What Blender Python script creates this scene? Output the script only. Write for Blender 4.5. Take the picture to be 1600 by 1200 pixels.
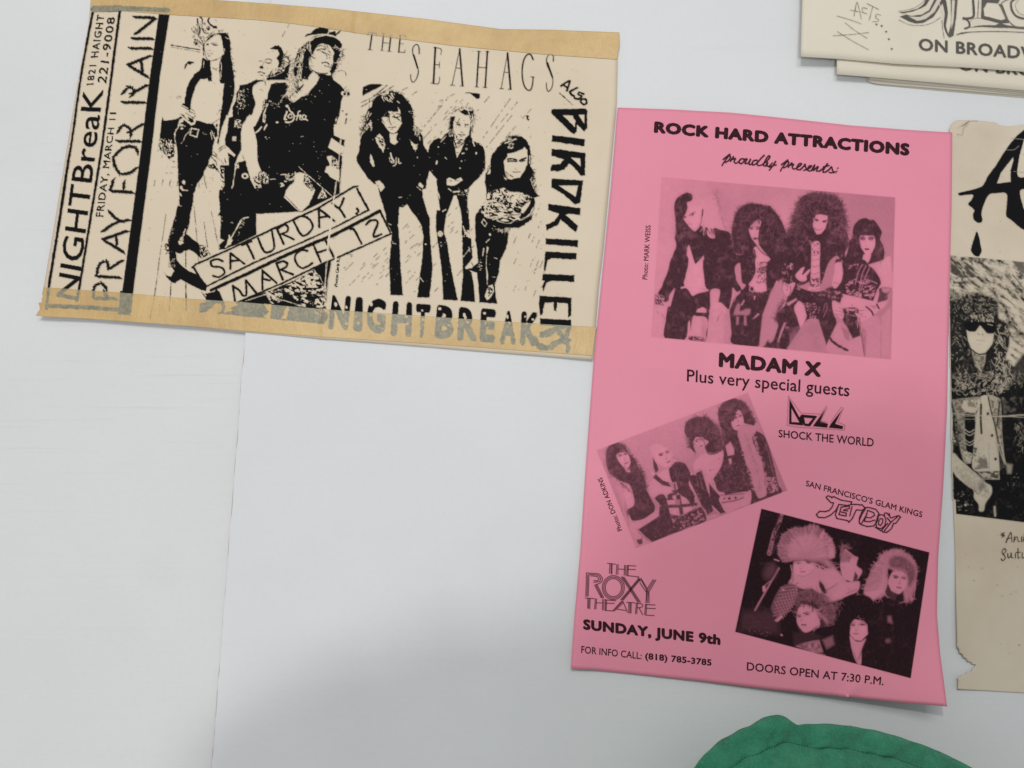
import bpy, math, random
import numpy as np
from mathutils import Vector, Euler

# ---------------------------------------------------------------- camera, world, lamps, exposure
scene = bpy.context.scene
for _o in list(bpy.data.objects):
    bpy.data.objects.remove(_o)
COL = scene.collection
CAM_H = 0.607                       # metres above the white boards
FPX = 1200.0                        # focal length in photograph pixels (1600 px wide)
CAM_ROT = (math.radians(8.0), math.radians(1.0), 0.0)
cam_data = bpy.data.cameras.new('camera')
cam_data.sensor_width = 36.0
cam_data.lens = 36.0 * FPX / 1600.0
cam_data.clip_start = 0.01
cam_data.clip_end = 50.0
camera = bpy.data.objects.new('camera', cam_data)
COL.objects.link(camera)
camera.location = (0, 0, CAM_H)
camera.rotation_euler = CAM_ROT
scene.camera = camera

world = bpy.data.worlds.new('World')
scene.world = world
world.use_nodes = True
_bg = world.node_tree.nodes['Background']
_bg.inputs['Color'].default_value = (0.88, 0.90, 0.92, 1)
_bg.inputs['Strength'].default_value = 0.46


def lamp(name, loc, target, size_x, size_y, energy, color):
    d = bpy.data.lights.new(name, 'AREA')
    d.shape = 'RECTANGLE'
    d.size = size_x
    d.size_y = size_y
    d.energy = energy
    d.color = color
    o = bpy.data.objects.new(name, d)
    COL.objects.link(o)
    o.location = loc
    o.rotation_euler = (Vector(target) - Vector(loc)).to_track_quat('-Z', 'Y').to_euler()
    return o


lamp('ceiling_lamp', (0.10, 1.30, 2.3), (0.0, 0.1, 0), 1.1, 0.5, 15, (1.0, 0.975, 0.94))
lamp('ceiling_lamp', (-0.55, 0.95, 2.2), (0.0, 0.1, 0), 0.09, 0.07, 12, (1.0, 0.98, 0.95))
lamp('ceiling_lamp', (0.0, -0.66, 2.4), (0.0, 0.1, 0), 0.24, 0.18, 13, (0.98, 0.98, 1.0))
scene.view_settings.view_transform = 'Standard'
scene.view_settings.look = 'None'
scene.view_settings.exposure = 0.06
scene.view_settings.gamma = 1.0
scene.view_settings.use_curve_mapping = False

_R = np.array(Euler(CAM_ROT).to_matrix())


def to_world(px, py, z=0.0):
    """point of the photograph -> point on the level z above the boards"""
    px = np.asarray(px, float)
    py = np.asarray(py, float)
    z = np.asarray(z, float) + 0 * px
    d = np.stack([(px - 800) / FPX, -(py - 600) / FPX, -np.ones_like(px)], -1) @ _R.T
    t = (z - CAM_H) / d[..., 2]
    return np.stack([d[..., 0] * t, d[..., 1] * t, z], -1)


# ---------------------------------------------------------------- print painter (ink density on paper)
rng = np.random.default_rng(7)


def nums(s):
    if isinstance(s, str):
        s = [float(v) for v in s.split()]
    return np.array(s, float).reshape(-1, 2)


def catmull(p, closed, n=5):
    m = len(p)
    if m < 3:
        return p
    out = []
    rngi = range(m if closed else m - 1)
    for i in rngi:
        if closed:
            a, b, c, d = p[i - 1], p[i], p[(i + 1) % m], p[(i + 2) % m]
        else:
            a, b, c, d = p[max(i - 1, 0)], p[i], p[i + 1], p[min(i + 2, m - 1)]
        for k in range(n):
            t = k / n
            out.append(0.5 * ((2 * b) + (c - a) * t + (2 * a - 5 * b + 4 * c - d) * t * t + (3 * b - a - 3 * c + d) * t ** 3))
    if not closed:
        out.append(p[-1])
    return np.array(out)


def vnoise(xx, yy, s, seed=0):
    """smooth value noise 0..1"""
    r = np.random.default_rng(1000 + seed)
    tab = r.random((64, 64))
    x = xx / s
    y = yy / s
    xi = np.floor(x).astype(int)
    yi = np.floor(y).astype(int)
    fx = x - xi
    fy = y - yi
    fx = fx * fx * (3 - 2 * fx)
    fy = fy * fy * (3 - 2 * fy)
    g = lambda a, b: tab[a % 64, b % 64]
    return (g(xi, yi) * (1 - fx) + g(xi + 1, yi) * fx) * (1 - fy) + (g(xi, yi + 1) * (1 - fx) + g(xi + 1, yi + 1) * fx) * fy


class Print:
    """ink density 0..1 over a patch of the photograph, one cell per `cell` pixels"""

    def __init__(self, x0, y0, x1, y1, cell=1.0, base=0.0, rough=0.0):
        self.x0, self.y0, self.cell = x0, y0, cell
        self.w = int(round((x1 - x0) / cell)) + 1
        self.h = int(round((y1 - y0) / cell)) + 1
        self.a = np.full((self.h, self.w), float(base))
        self.X, self.Y = np.meshgrid(x0 + np.arange(self.w) * cell, y0 + np.arange(self.h) * cell)
        self.rough = rough
        self.n1 = vnoise(self.X, self.Y, 2.3, 1) - 0.5
        self.n2 = vnoise(self.X, self.Y, 5.5, 2) - 0.5
        self.F(0, 0, 1)

    def F(self, x, y, s):
        self.fx, self.fy, self.fs = x, y, s
        return self

    def P(self, s):
        p = nums(s)
        return p / self.fs + np.array([self.fx, self.fy])

    def box(self, p, pad):
        c = self.cell
        a = max(int((p[:, 0].min() - pad - self.x0) / c), 0)
        b = min(int((p[:, 0].max() + pad - self.x0) / c) + 2, self.w)
        d = max(int((p[:, 1].min() - pad - self.y0) / c), 0)
        e = min(int((p[:, 1].max() + pad - self.y0) / c) + 2, self.h)
        if a >= b or d >= e:
            return None
        return slice(d, e), slice(a, b)

    def sdf(self, p, X, Y):
        d = np.full(X.shape, 1e9)
        ins = np.zeros(X.shape, bool)
        m = len(p)
        for i in range(m):
            ax, ay = p[i - 1]
            bx, by = p[i]
            ex, ey = bx - ax, by - ay
            L = ex * ex + ey * ey + 1e-12
            t = np.clip(((X - ax) * ex + (Y - ay) * ey) / L, 0, 1)
            d = np.minimum(d, (X - ax - t * ex) ** 2 + (Y - ay - t * ey) ** 2)
            if ay != by:
                c = (ay > Y) != (by > Y)
                ins ^= c & (X < ex * (Y - ay) / ey + ax)
        d = np.sqrt(d)
        return np.where(ins, -d, d)

    def mix(self, sl, cov, v):
        a = self.a[sl]
        self.a[sl] = a + (v - a) * cov

    def poly(self, s, v=1.0, smooth=False, f=None, r=None, k=1.0):
        p = self.P(s)
        if smooth:
            p = catmull(p, True, 4)
        r = self.rough if r is None else r
        f = self.cell * 1.05 if f is None else f
        sl = self.box(p, f + 2 * r + 1)
        if sl is None:
            return
        d = self.sdf(p, self.X[sl], self.Y[sl])
        if r:
            d = d + r * (self.n1[sl] * 2.2 + self.n2[sl] * 1.6)
        self.mix(sl, np.clip(0.5 - d / f, 0, 1) * k, v)

    def line(self, s, w=1.0, v=1.0, w2=None, smooth=True, f=None, r=None, k=1.0, raw=None):
        """w, w2: width in photograph pixels at the start and at the end"""
        p = self.P(s) if raw is None else raw
        if smooth and len(p) > 2:
            p = catmull(p, False, 4)
        w2 = w if w2 is None else w2
        r = self.rough if r is None else r
        f = self.cell * 1.05 if f is None else f
        sl = self.box(p, max(w, w2) / 2 + f + 1 + r)
        if sl is None:
            return
        X, Y = self.X[sl], self.Y[sl]
        d = np.full(X.shape, 1e9)
        m = len(p) - 1
        for i in range(m):
            ax, ay = p[i]
            bx, by = p[i + 1]
            ex, ey = bx - ax, by - ay
            t = np.clip(((X - ax) * ex + (Y - ay) * ey) / (ex * ex + ey * ey + 1e-12), 0, 1)
            hw = (w + (w2 - w) * (i + t) / m) / 2
            d = np.minimum(d, np.hypot(X - ax - t * ex, Y - ay - t * ey) - hw)
        if r:
            d = d + r * (self.n1[sl] * 2.0 + self.n2[sl])
        self.mix(sl, np.clip(0.5 - d / f, 0, 1) * k, v)

    def ell(self, x, y, rx, ry, ang=0, v=1.0, f=None, r=None, k=1.0):
        """centre and radii in the current frame's units"""
        t = np.linspace(0, 2 * math.pi, 18, endpoint=False)
        c, s = math.cos(math.radians(ang)), math.sin(math.radians(ang))
        ex, ey = rx * np.cos(t), ry * np.sin(t)
        self.poly(np.stack([x + ex * c - ey * s, y + ex * s + ey * c], -1).ravel(), v, f=f, r=r, k=k)

    def inside(self, s):
        p = self.P(s)
        sl = self.box(p, 1)
        if sl is None:
            return None, None
        return sl, self.sdf(p, self.X[sl], self.Y[sl])

    def spots(self, s, n, a=0.5, b=1.5, v=1.0, stretch=1.0, ang=0.0, k=1.0):
        p = self.P(s)
        lo, hi = p.min(0), p.max(0)
        c = 0
        while c < n:
            q = rng.uniform(lo, hi, (n * 3, 2))
            d = self.sdf(p, q[:, 0], q[:, 1])
            q = q[d < 0]
            if not len(q):
                return
            for x, y in q[: n - c]:
                L = rng.uniform(a, b)
                t = math.radians(ang + rng.normal() * 14)
                dx, dy = math.cos(t) * L * stretch / 2, math.sin(t) * L * stretch / 2
                self.line(None, L * 0.8, v, L * 0.5, raw=np.array([[x - dx, y - dy], [x + dx, y + dy]]), r=0, k=k)
                c += 1
                if c >= n:
                    break

    def tex(self, s, size=3.0, t=0.5, v=1.0, soft=0.08, seed=3, stretch=1.0, ang=0.0, edge=1.5, k=1.0, smooth=False):
        """blotches: noise over threshold t inside the outline"""
        p = self.P(s)
        if smooth:
            p = catmull(p, True, 4)
        sl = self.box(p, 1)
        if sl is None:
            return
        X, Y = self.X[sl], self.Y[sl]
        d = self.sdf(p, X, Y)
        c, sn = math.cos(math.radians(ang)), math.sin(math.radians(ang))
        U, V = (X * c + Y * sn) / stretch, -X * sn + Y * c
        n = vnoise(U, V, size, seed) * 0.6 + vnoise(U, V, size * 0.45, seed + 1) * 0.4
        cov = np.clip((n - t) / soft + 0.5, 0, 1) * np.clip(-d / edge, 0, 1)
        self.mix(sl, cov * k, v)

    def strands(self, s, n, L, w=0.8, v=1.0, ang=None, spread=25, curl=0.35, k=1.0, inside=False, vr=0.0, side=1):
        """short hairs leaving a path (or, with inside, starting anywhere in the outline)"""
        p = self.P(s)
        if inside:
            lo, hi = p.min(0), p.max(0)
            q = rng.uniform(lo, hi, (n * 4, 2))
            q = q[self.sdf(p, q[:, 0], q[:, 1]) < 0][:n]
            nrm = np.zeros(len(q))
        else:
            seg = np.diff(p, axis=0)
            ln = np.hypot(seg[:, 0], seg[:, 1])
            cum = np.r_[0, np.cumsum(ln)]
            u = rng.uniform(0, cum[-1], n)
            i = np.clip(np.searchsorted(cum, u) - 1, 0, len(seg) - 1)
            q = p[i] + seg[i] * ((u - cum[i]) / ln[i])[:, None]
            nrm = np.degrees(np.arctan2(-seg[i, 0] * side, seg[i, 1] * side))
        for j, (x, y) in enumerate(q):
            a = (nrm[j] if ang is None else ang) + rng.normal() * spread
            l = L * rng.uniform(0.4, 1.2)
            bend = rng.normal() * curl
            a = math.radians(a)
            pts = [[x, y]]
            for m in range(3):
                a += bend
                pts.append([pts[-1][0] + math.cos(a) * l / 3, pts[-1][1] + math.sin(a) * l / 3])
            self.line(None, w, v + rng.uniform(-vr, vr), w * 0.35, raw=np.array(pts), smooth=False, r=0, k=k)

    def mane(self, cx, cy, s, n, w, v, inner=.6, jit=.12, bend=.12, k=1.0, vr=0.0):
        """long hairs running from the head out to (and a little past) an outline"""
        p = catmull(self.P(s), False, 4)
        c = self.P([cx, cy])[0]
        for q in rng.uniform(0, len(p) - 1.001, n):
            i = int(q)
            e = p[i] + (p[i + 1] - p[i]) * (q - i)
            d = e - c
            a0 = c + d * (inner + rng.uniform(-.12, .12))
            b0 = c + d * (1 + abs(rng.normal()) * jit - .03)
            m0 = (a0 + b0) / 2 + np.array([-d[1], d[0]]) * rng.normal() * bend
            self.line(None, w, v + rng.uniform(-vr, vr), w * .3, raw=catmull(np.array([a0, m0, b0]), False, 3), smooth=False, r=0, k=k)

    def blur(self, r):
        a = self.a
        for ax in (0, 1):
            for _ in range(2):
                b = a.copy()
                for i in range(1, r + 1):
                    b += np.roll(a, i, ax) + np.roll(a, -i, ax)
                a = b / (2 * r + 1)
        return a

    def finish(self, shade=.30, sheen=.16, soft=.35):
        """the soft tonal roll-off of a half-toned photograph"""
        a = self.a
        near = self.blur(1)
        a = a + (near - a) * soft
        b = self.blur(4)
        lightp = np.clip(1 - a * 1.6, 0, 1)
        a = a + shade * lightp * (b - a)
        lo = vnoise(self.X, self.Y, 9, 61) * .6 + vnoise(self.X, self.Y, 4, 62) * .4
        darkp = np.clip(a * 2 - 1, 0, 1)
        a = a - sheen * darkp * np.clip(lo - .55, 0, 1) * 2.2
        a = a + .10 * lightp * (lo - .5)
        self.a = np.clip(a, 0, 1)

    def feat(self, e1, e2, ns, mo, s=1.0, v=.85):
        """eyes with sockets and brows, nose and lips of a small printed face"""
        e1, e2, ns, mo = (np.array(q, float) for q in (e1, e2, ns, mo))
        ax = (e2 - e1) / np.linalg.norm(e2 - e1)
        up = np.array([ax[1], -ax[0]])
        an = math.degrees(math.atan2(ax[1], ax[0]))
        d = np.linalg.norm(e2 - e1)
        for e in (e1, e2):
            self.ell(*(e + up * d * .06), d * .30, d * .20, an, .6, f=2.2, k=.40)
            self.ell(*e, d * .20 * s, d * .085 * s, an, v)
            self.line(list(e + up * d * .24 - ax * d * .24) + list(e + up * d * .30) + list(e + up * d * .22 + ax * d * .24), 1.0 * s, v * .9, r=0, k=.85)
        side = ns + ax * d * .10
        self.line(list((e1 + e2) / 2 + ax * d * .1) + list(side), .9, .45, r=0, k=.6)
        self.line(list(ns - ax * d * .12) + list(ns - up * d * .04) + list(ns + ax * d * .14), 1.0, .6, r=0, k=.8)
        self.line(list(mo - ax * d * .26) + list(mo + up * d * .03) + list(mo + ax * d * .26), 1.3 * s, v * .9, r=0)
        self.line(list(mo - up * d * .09 - ax * d * .14) + list(mo - up * d * .09 + ax * d * .14), 1.2 * s, .45, r=0, k=.8)

    def dash(self, s, w, v=1.0, gap=0.35, step=3.0, k=1.0):
        """a broken thin line, as a photocopier leaves it"""
        p = self.P(s)
        seg = np.diff(p, axis=0)
        ln = np.hypot(seg[:, 0], seg[:, 1])
        for a, e, l in zip(p[:-1], seg, ln):
            m = max(int(l / step), 1)
            for i in range(m):
                if rng.random() > gap:
                    t0, t1 = i / m, (i + rng.uniform(0.5, 1.1)) / m
                    self.line(None, w * rng.uniform(0.6, 1.3), v, raw=np.array([a + e * t0, a + e * t1]), r=0, k=k)

    def ragged(self, s, w, v=1.0):
        """a stroke built of slanted nicks"""
        p = catmull(self.P(s), False, 3) if len(nums(s)) > 2 else self.P(s)
        seg = np.diff(p, axis=0)
        ln = np.hypot(seg[:, 0], seg[:, 1])
        cum = np.r_[0, np.cumsum(ln)]
        m = max(int(cum[-1] / 2.45), 2)
        for j in range(m):
            u = (j + 0.5) / m * cum[-1]
            i = min(max(np.searchsorted(cum, u) - 1, 0), len(seg) - 1)
            c = p[i] + seg[i] * ((u - cum[i]) / ln[i])
            t = math.atan2(seg[i, 1], seg[i, 0]) + math.radians(33)
            L = w * rng.uniform(0.55, 1.0) / 2
            d = np.array([math.cos(t) * L, math.sin(t) * L])
            self.line(None, 2.5, v, 1.7, raw=np.array([c - d, c + d]), r=0)

    def text(self, s, quad, offset=0.0, space=1.0, v=1.0, k=1.0):
        """lettering squeezed into a quad TL TR BR BL"""
        vs, tris = text_mesh(s, offset, space)
        q = self.P(quad)
        u, w = vs[:, :1], 1 - vs[:, 1:]
        p = (q[0] * (1 - u) + q[1] * u) * (1 - w) + (q[3] * (1 - u) + q[2] * u) * w
        sub = [-0.25, 0.25]
        for t in tris:
            a, b, c = p[t[0]], p[t[1]], p[t[2]]
            sl = self.box(p[list(t)], 1)
            if sl is None:
                continue
            X, Y = self.X[sl], self.Y[sl]
            cov = 0
            D = (b[0] - a[0]) * (c[1] - a[1]) - (b[1] - a[1]) * (c[0] - a[0])
            if abs(D) < 1e-9:
                continue
            for sx in sub:
                for sy in sub:
                    x, y = X + sx * self.cell, Y + sy * self.cell
                    l1 = ((b[0] - x) * (c[1] - y) - (b[1] - y) * (c[0] - x)) / D
                    l2 = ((c[0] - x) * (a[1] - y) - (c[1] - y) * (a[0] - x)) / D
                    cov = cov + 0.25 * ((l1 >= 0) & (l2 >= 0) & (l1 + l2 <= 1))
            self.a[sl] = np.clip(self.a[sl] + cov * (v - self.a[sl]), 0, 1)

    def grain(self, amt, size=1.2, seed=20):
        n = vnoise(self.X, self.Y, size, seed) - 0.5
        self.a = np.clip(self.a + n * amt, 0, 1)


_tm = {}
_ta = {}


def text_mesh(s, offset=0.0, space=1.0, shear=0.0):
    """unit-box vertices and triangles of a line of lettering; heavier weights lay shifted copies over one another"""
    if offset > 0:
        v, t = text_mesh(s, 0, space * (1 + offset * 1.6), shear)
        asp = _ta[(s, 0, space * (1 + offset * 1.6), shear)]
        vs, ts = [], []
        ring = [(0, 0)] + [(math.cos(q * math.pi / 4) * offset, math.sin(q * math.pi / 4) * offset) for q in range(8)]
        for q, (dx, dy) in enumerate(ring):
            vs.append(v + np.array([dx / asp[0], dy / asp[1]]))
            ts += [tuple(i + q * len(v) for i in x) for x in t]
        vs = np.concatenate(vs)
        lo, hi = vs.min(0), vs.max(0)
        return (vs - lo) / (hi - lo), ts
    key = (s, offset, space, shear)
    if key not in _tm:
        cu = bpy.data.curves.new('lettering', 'FONT')
        cu.body = s
        cu.space_character = space
        cu.shear = shear
        cu.resolution_u = 3
        ob = bpy.data.objects.new('lettering', cu)
        COL.objects.link(ob)
        dg = bpy.context.evaluated_depsgraph_get()
        dg.update()
        me = bpy.data.meshes.new_from_object(ob.evaluated_get(dg))
        me.calc_loop_triangles()
        v = np.array([q.co[:2] for q in me.vertices])
        t = [tuple(x.vertices) for x in me.loop_triangles]
        lo, hi = v.min(0), v.max(0)
        _ta[key] = hi - lo
        _tm[key] = ((v - lo) / (hi - lo), t)
        bpy.data.objects.remove(ob)
        bpy.data.curves.remove(cu)
        bpy.data.meshes.remove(me)
    return _tm[key]

# ---------------------------------------------------------------- artwork of the cream flyer
def art_seahags():
    c = Print(50, 0, 968, 562, 1.0, 0.0, rough=0.45)
    P, L = c.poly, c.line
    # ---- left photograph, standing figure in the open shirt
    c.F(240, 20, 7.5)
    P('600 345 640 290 700 245 770 230 850 235 880 270 900 340 905 480 925 620 945 740 950 920 925 1040 870 1200 790 1200 810 1000 825 830 790 830 765 790 780 760 765 690 770 600 780 555 800 520 825 480 810 400 805 330 785 265 740 255 690 280 640 320 605 352')
    P('575 520 620 552 670 560 665 620 680 700 682 800 645 800 630 770 600 780 550 775 500 850 460 960 440 1050 430 1130 360 1080 365 1000 385 900 420 800 480 720 540 670 560 600')
    L('600 350 590 410 605 480 620 535 660 560 720 552 790 522 812 488', 1.0)
    L('590 360 580 420 590 500', 1.6)
    L('675 358 740 352', .9); L('690 372 716 366 748 380', 1.1, .9); L('700 372 735 380', 1.3)
    L('620 366 645 362', 1.2); L('622 374 645 376', .8)
    L('645 438 662 441', .9); L('630 478 655 474 692 482', .8); L('642 506 658 505', .7)
    c.ell(822, 440, 11, 26, 8, 0); L('822 425 826 455', .8)
    L('690 640 720 660 750 650', .6); c.spots('700 640 760 640 750 690 710 680', 8, .4, .8)
    L('845 285 860 300 885 305', .8, 0); L('780 560 795 620 790 700', .8, 0); L('765 700 790 730 780 780', .7, 0)
    L('560 600 555 640 535 660', .8, 0); L('590 560 585 640', .6, 0)
    L('205 378 330 400 540 432', 1.5, w2=1.8); L('205 400 380 430 540 460', .5)
    P('355 660 370 600 410 565 480 578 430 610 400 600 380 640 362 665')
    L('545 50 570 80 570 180 600 235 640 240', 2.2, w2=1.2); L('650 60 640 100 680 150 735 175', 2.6, w2=2.6); P('690 150 740 150 730 185 700 180')
    L('515 70 520 130 545 200 530 270 570 330', 2.2, w2=1.4); P('475 300 520 310 530 370 485 385'); P('470 215 520 160 540 220 520 260 480 240', k=.5)
    c.ell(640, 180, 22, 26, 0); c.ell(636, 172, 9, 8, 0, 0); P('530 45 580 45 560 62'); P('715 75 745 90 735 100')
    c.spots('440 180 600 80 620 330 560 420 470 380', 60, .6, 1.6, stretch=2.2, ang=70); c.spots('440 180 600 80 620 330 560 420 470 380', 30, .6, 1.4, v=0, stretch=2.2, ang=70)
    c.strands('620 300 700 225 800 215 870 250', 26, 3, .8, spread=40); c.spots('680 205 800 200 860 240 700 260', 14, .5, 1.1, v=0, stretch=2, ang=-20)
    c.strands('905 400 925 620 945 760', 16, 2.5, .7, spread=35); P('930 650 975 690 935 692'); L('930 660 960 680', .6, 0)
    P('1010 850 1130 820 1210 775 1210 830 1160 850 1158 950 1195 1040 1190 1080 1150 1200 930 1200 925 1100 960 1030 970 940 1000 900')
    c.tex('1000 880 1060 860 1080 1000 1060 1200 960 1200 975 1000', 1.6, .62, 0, seed=5); c.spots('980 880 1150 880 1150 1150 960 1190', 34, .4, 1.2, v=0)
    L('1125 870 1150 825 1190 800', 1.0, 0)
    P('325 1085 345 1050 440 1100 420 1150', r=.8); L('330 1080 400 1120', .8, 0); L('430 1120 480 1160 470 1200', .9); L('740 1190 800 1110', .8)
    c.spots('270 960 320 960 320 1010 270 1010', 4, .5, 1.2, stretch=3, ang=45)
    # ---- belt and legs
    c.F(240, 170, 7.5)
    P('100 90 120 135 230 128 290 108 320 90 345 100 400 150 440 195 480 180 500 130 560 150 640 170 700 175 740 220 760 330 720 345 695 440 700 520 650 600 640 660 600 720 580 790 520 870 490 930 490 960 470 1000 465 1080 440 1200 270 1200 290 1140 300 1050 290 900 285 780 280 600 275 480 255 420 150 390 65 380 85 200')
    P('300 130 345 100 345 150 310 175 290 225 255 280 250 330 238 300 262 240 285 215 290 170', 0)
    L('250 300 250 360 262 420 270 470', 1.3, 0)
    P('300 70 400 30 480 50 490 90 500 130 480 180 440 195 400 160 370 120', 0)
    L('330 70 400 130 430 150', 1.0); L('380 50 470 110', 1.0); L('410 30 480 60 480 100', .9); P('400 90 460 120 470 150 440 165 410 130'); L('345 110 400 160', 1.2, 0); L('310 60 360 80', .8)
    L('445 228 530 245 505 330 425 305 445 228', 1.7, 0, smooth=False); L('425 235 415 270 375 310 350 370 325 405', .9, 0, w2=.5)
    c.ell(330, 190, 22, 14, 0, 0); c.ell(332, 232, 14, 9, 0, 0); c.ell(362, 202, 10, 8, 0, 0); c.spots('300 160 380 160 380 250 300 240', 14, .5, 1.2); c.spots('570 270 620 270 620 300 570 300', 5, .4, .9, v=0)
    c.spots('650 260 720 270 740 370 680 350', 20, .5, 1.1, v=0, stretch=3, ang=75)
    P('700 175 770 110 775 150 760 210 730 230', 0); L('690 170 770 115', .7); L('740 180 730 210', 1.2); c.ell(742, 200, 8, 16, 20); P('735 320 770 330 765 345 730 342', 0); L('768 170 745 330', .8, 0)
    c.tex('70 370 240 380 250 640 180 600 130 540 60 470', 2.6, .5, 1, seed=8); c.spots('60 380 240 380 250 560 60 480', 60, .5, 1.4, stretch=2.5, ang=100); c.tex('70 340 240 360 240 430 70 430', 2, .6, 0, seed=9)
    c.dash('70 400 40 530', .8, gap=.2); c.dash('130 400 95 570', .8, gap=.2)
    c.dash('120 752 225 752', .7); c.dash('190 680 260 680', .6); L('200 830 185 900', 1.2); L('110 835 95 900', 1.0); L('15 840 5 900', .9); L('280 850 275 900', .9)
    P('330 860 350 830 370 850 365 890 345 880', 0); P('300 910 330 900 345 940 400 958 340 962 310 940', 0); P('300 970 320 990 330 1025 300 1010', 0); L('290 1060 300 1130 330 1140', 1.1, 0)
    L('530 870 535 920', 1.1); L('590 780 600 850 620 925', 1.1); c.spots('570 800 700 760 700 920 560 920', 10, .4, .9)
    P('700 430 745 520 780 575 760 650 740 700 710 640 665 625 662 590 690 560 690 500', 0); L('690 540 730 560 770 600', 1.0); L('700 500 740 545', .9); L('680 570 730 620 740 660', 1.1); P('640 650 700 640 740 680 765 740 700 700 650 690', r=1.0); c.spots('640 650 760 660 760 740 650 720', 14, .5, 1.1, v=0)
    P('790 0 885 0 862 60 822 160 790 260 760 420 742 400 760 330 772 200 780 100')
    # ---- second figure's sleeve, hand and leg
    P('930 0 1160 0 1090 110 1040 190 1020 300 1028 480 980 575 960 650 945 780 925 900 870 1200 780 1200 765 1050 770 960 800 900 780 780 780 660 880 660 870 520 838 425 835 350 860 280 880 110 925 90')
    P('745 480 780 440 840 420 900 480 960 540 945 562 900 530 865 510 872 580 880 620 870 655 820 660 780 620 760 570', 0)
    L('760 480 790 450 840 428', 1.0); L('770 500 800 470 840 450', .9); L('790 600 820 650', .8); L('830 580 850 640', .7)
    c.tex('950 110 1030 130 1030 240 940 220', 1.7, .5, 0, seed=12); c.tex('920 320 975 320 970 380 915 380', 1.7, .42, 0, seed=13); c.tex('990 0 1000 100 985 60', 1.5, .4, 0)
    c.tex('770 680 830 690 835 900 800 960 765 940', 2, .45, 0, seed=14, stretch=2, ang=70); c.spots('860 560 900 560 900 620 860 620', 3, .8, 1.4, v=0)
    L('965 640 950 780 935 900 880 1200', 1.3, 0, w2=.9); P('950 640 985 640 1020 660 1000 700 960 690', 0, r=.9); c.tex('900 900 960 900 900 1200 860 1200', 2, .7, 0)
    # ---- third figure's dark legs
    P('975 640 1075 600 1100 700 1140 830 1190 930 1215 900 1215 1215 870 1215 935 900 950 780')
    c.ell(1072, 788, 40, 36, 0, 0); c.ell(1072, 792, 17, 17, 0, 1); c.tex('960 640 1020 640 1010 700 960 700', 1.6, .5, 0, seed=16)
    L('1040 540 1060 590', .6); P('1170 210 1200 200 1200 330 1175 260')
    c.F(240, 320, 6.667)
    P('245 20 400 -5 382 110 372 200 340 300 400 350 470 400 480 440 490 530 510 565 470 540 420 492 370 468 320 480 290 510 245 502 230 490 240 575 300 640 360 685 445 722 560 850 545 900 500 890 400 840 280 778 252 800 225 820 190 812 140 765 108 708 150 740 180 745 212 690 185 640 165 560 160 480 150 380 170 300 200 190 230 100')
    P('250 390 290 335 330 255 318 330 305 400 270 425', 0, r=.8); c.spots('270 300 330 260 320 400 270 420', 16, .4, 1.2); c.spots('165 180 245 90 220 260 160 380', 26, .4, 1.1, v=0)
    c.tex('110 400 180 400 225 480 230 650 150 660 160 520 120 470', 1.8, .47, 1, seed=21); L('115 430 135 405 165 410', 1); L('120 460 150 480 130 510', 1); c.spots('150 560 230 560 230 670 150 670', 20, .5, 1.3, v=0, stretch=2, ang=-60)
    c.dash('130 80 100 300 60 560', .8, gap=.3); L('60 560 30 800 0 1000 -35 1180', .9); L('182 815 165 1105', 1.2); L('335 480 335 645', 1.4); L('335 810 340 1110', 1.7); c.dash('422 20 440 240', .9, gap=.2); L('440 240 452 380', .9); L('525 180 545 330 562 440', .8); c.dash('600 70 660 340', .7, gap=.35); L('640 270 685 465', .8); L('465 540 470 590', 1.0)
    c.tex('465 410 540 420 600 520 520 560 480 520', 2, .46, 1, seed=22); c.spots('400 1080 470 1080 470 1110 400 1110', 6, .6, 1.2); c.spots('60 1030 110 1030 110 1070 60 1070', 3, .5, 1)
    P('690 0 1070 0 1070 350 740 462 690 470 680 420 725 372 690 350 698 160'); c.spots('690 90 715 90 715 180 690 180', 6, .5, 1.2, v=0)
    L('775 380 810 340 880 220 920 150 985 130', 2.0, 0, w2=1.4); P('770 380 790 300 800 350 820 370 805 415 750 440', 0, r=.8); c.spots('880 180 950 150 940 250 880 240', 14, .5, 1.4, v=0); c.spots('780 160 830 180 830 200 790 200', 3, .6, 1.4, v=0); c.spots('870 240 910 300 880 330', 4, .5, 1, v=0)
    P('690 350 740 370 720 385 690 400 680 440 665 400', 0, r=.8)
    # ---- second figure, head and chest
    c.F(390, 20, 7.0588)
    P('228 395 275 365 320 360 350 385 368 430 372 450 360 520 345 600 305 607 322 540 298 500 325 462 312 412 270 402')
    P('190 715 300 690 385 640 395 600 440 560 435 640 425 735 330 742 200 745 185 740')
    c.strands('370 450 360 520 350 590', 30, 9, .8, ang=25, spread=45, curl=.3); c.strands('400 480 430 520 440 600', 22, 7, .8, ang=-60, spread=30)
    c.tex('250 620 380 590 400 640 300 690 200 720 190 700', 1.8, .52, 1, seed=31)
    L('170 518 205 508 245 522', .9); L('180 545 205 555 235 552', 1.2); L('240 520 235 550', .8); L('108 532 140 534', .8); L('185 528 152 552 140 595', .9); c.ell(132, 603, 24, 13, 10); L('92 655 125 652 165 668', 1.3); L('112 685 142 690', 1.1); L('180 700 215 690 250 640', .8); c.dash('435 125 325 325', .9, gap=.35)
    P('-10 785 60 742 150 738 185 735 115 760 60 775 35 820 28 900 62 990 55 1040 10 1100 -20 1130', r=.3)
    L('170 740 175 800', .9); L('120 845 150 860', .8); L('110 745 170 760', .8)
    # ---- third figure
    P('235 790 290 768 385 768 425 800 400 900 440 960 500 985 560 930 640 880 720 800 760 740 742 660 800 672 860 685 905 690 930 742 1000 790 1040 840 1062 900 1030 922 1010 1000 1000 1060 990 1130 960 1230 110 1230 130 1110 190 960 210 860')
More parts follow.
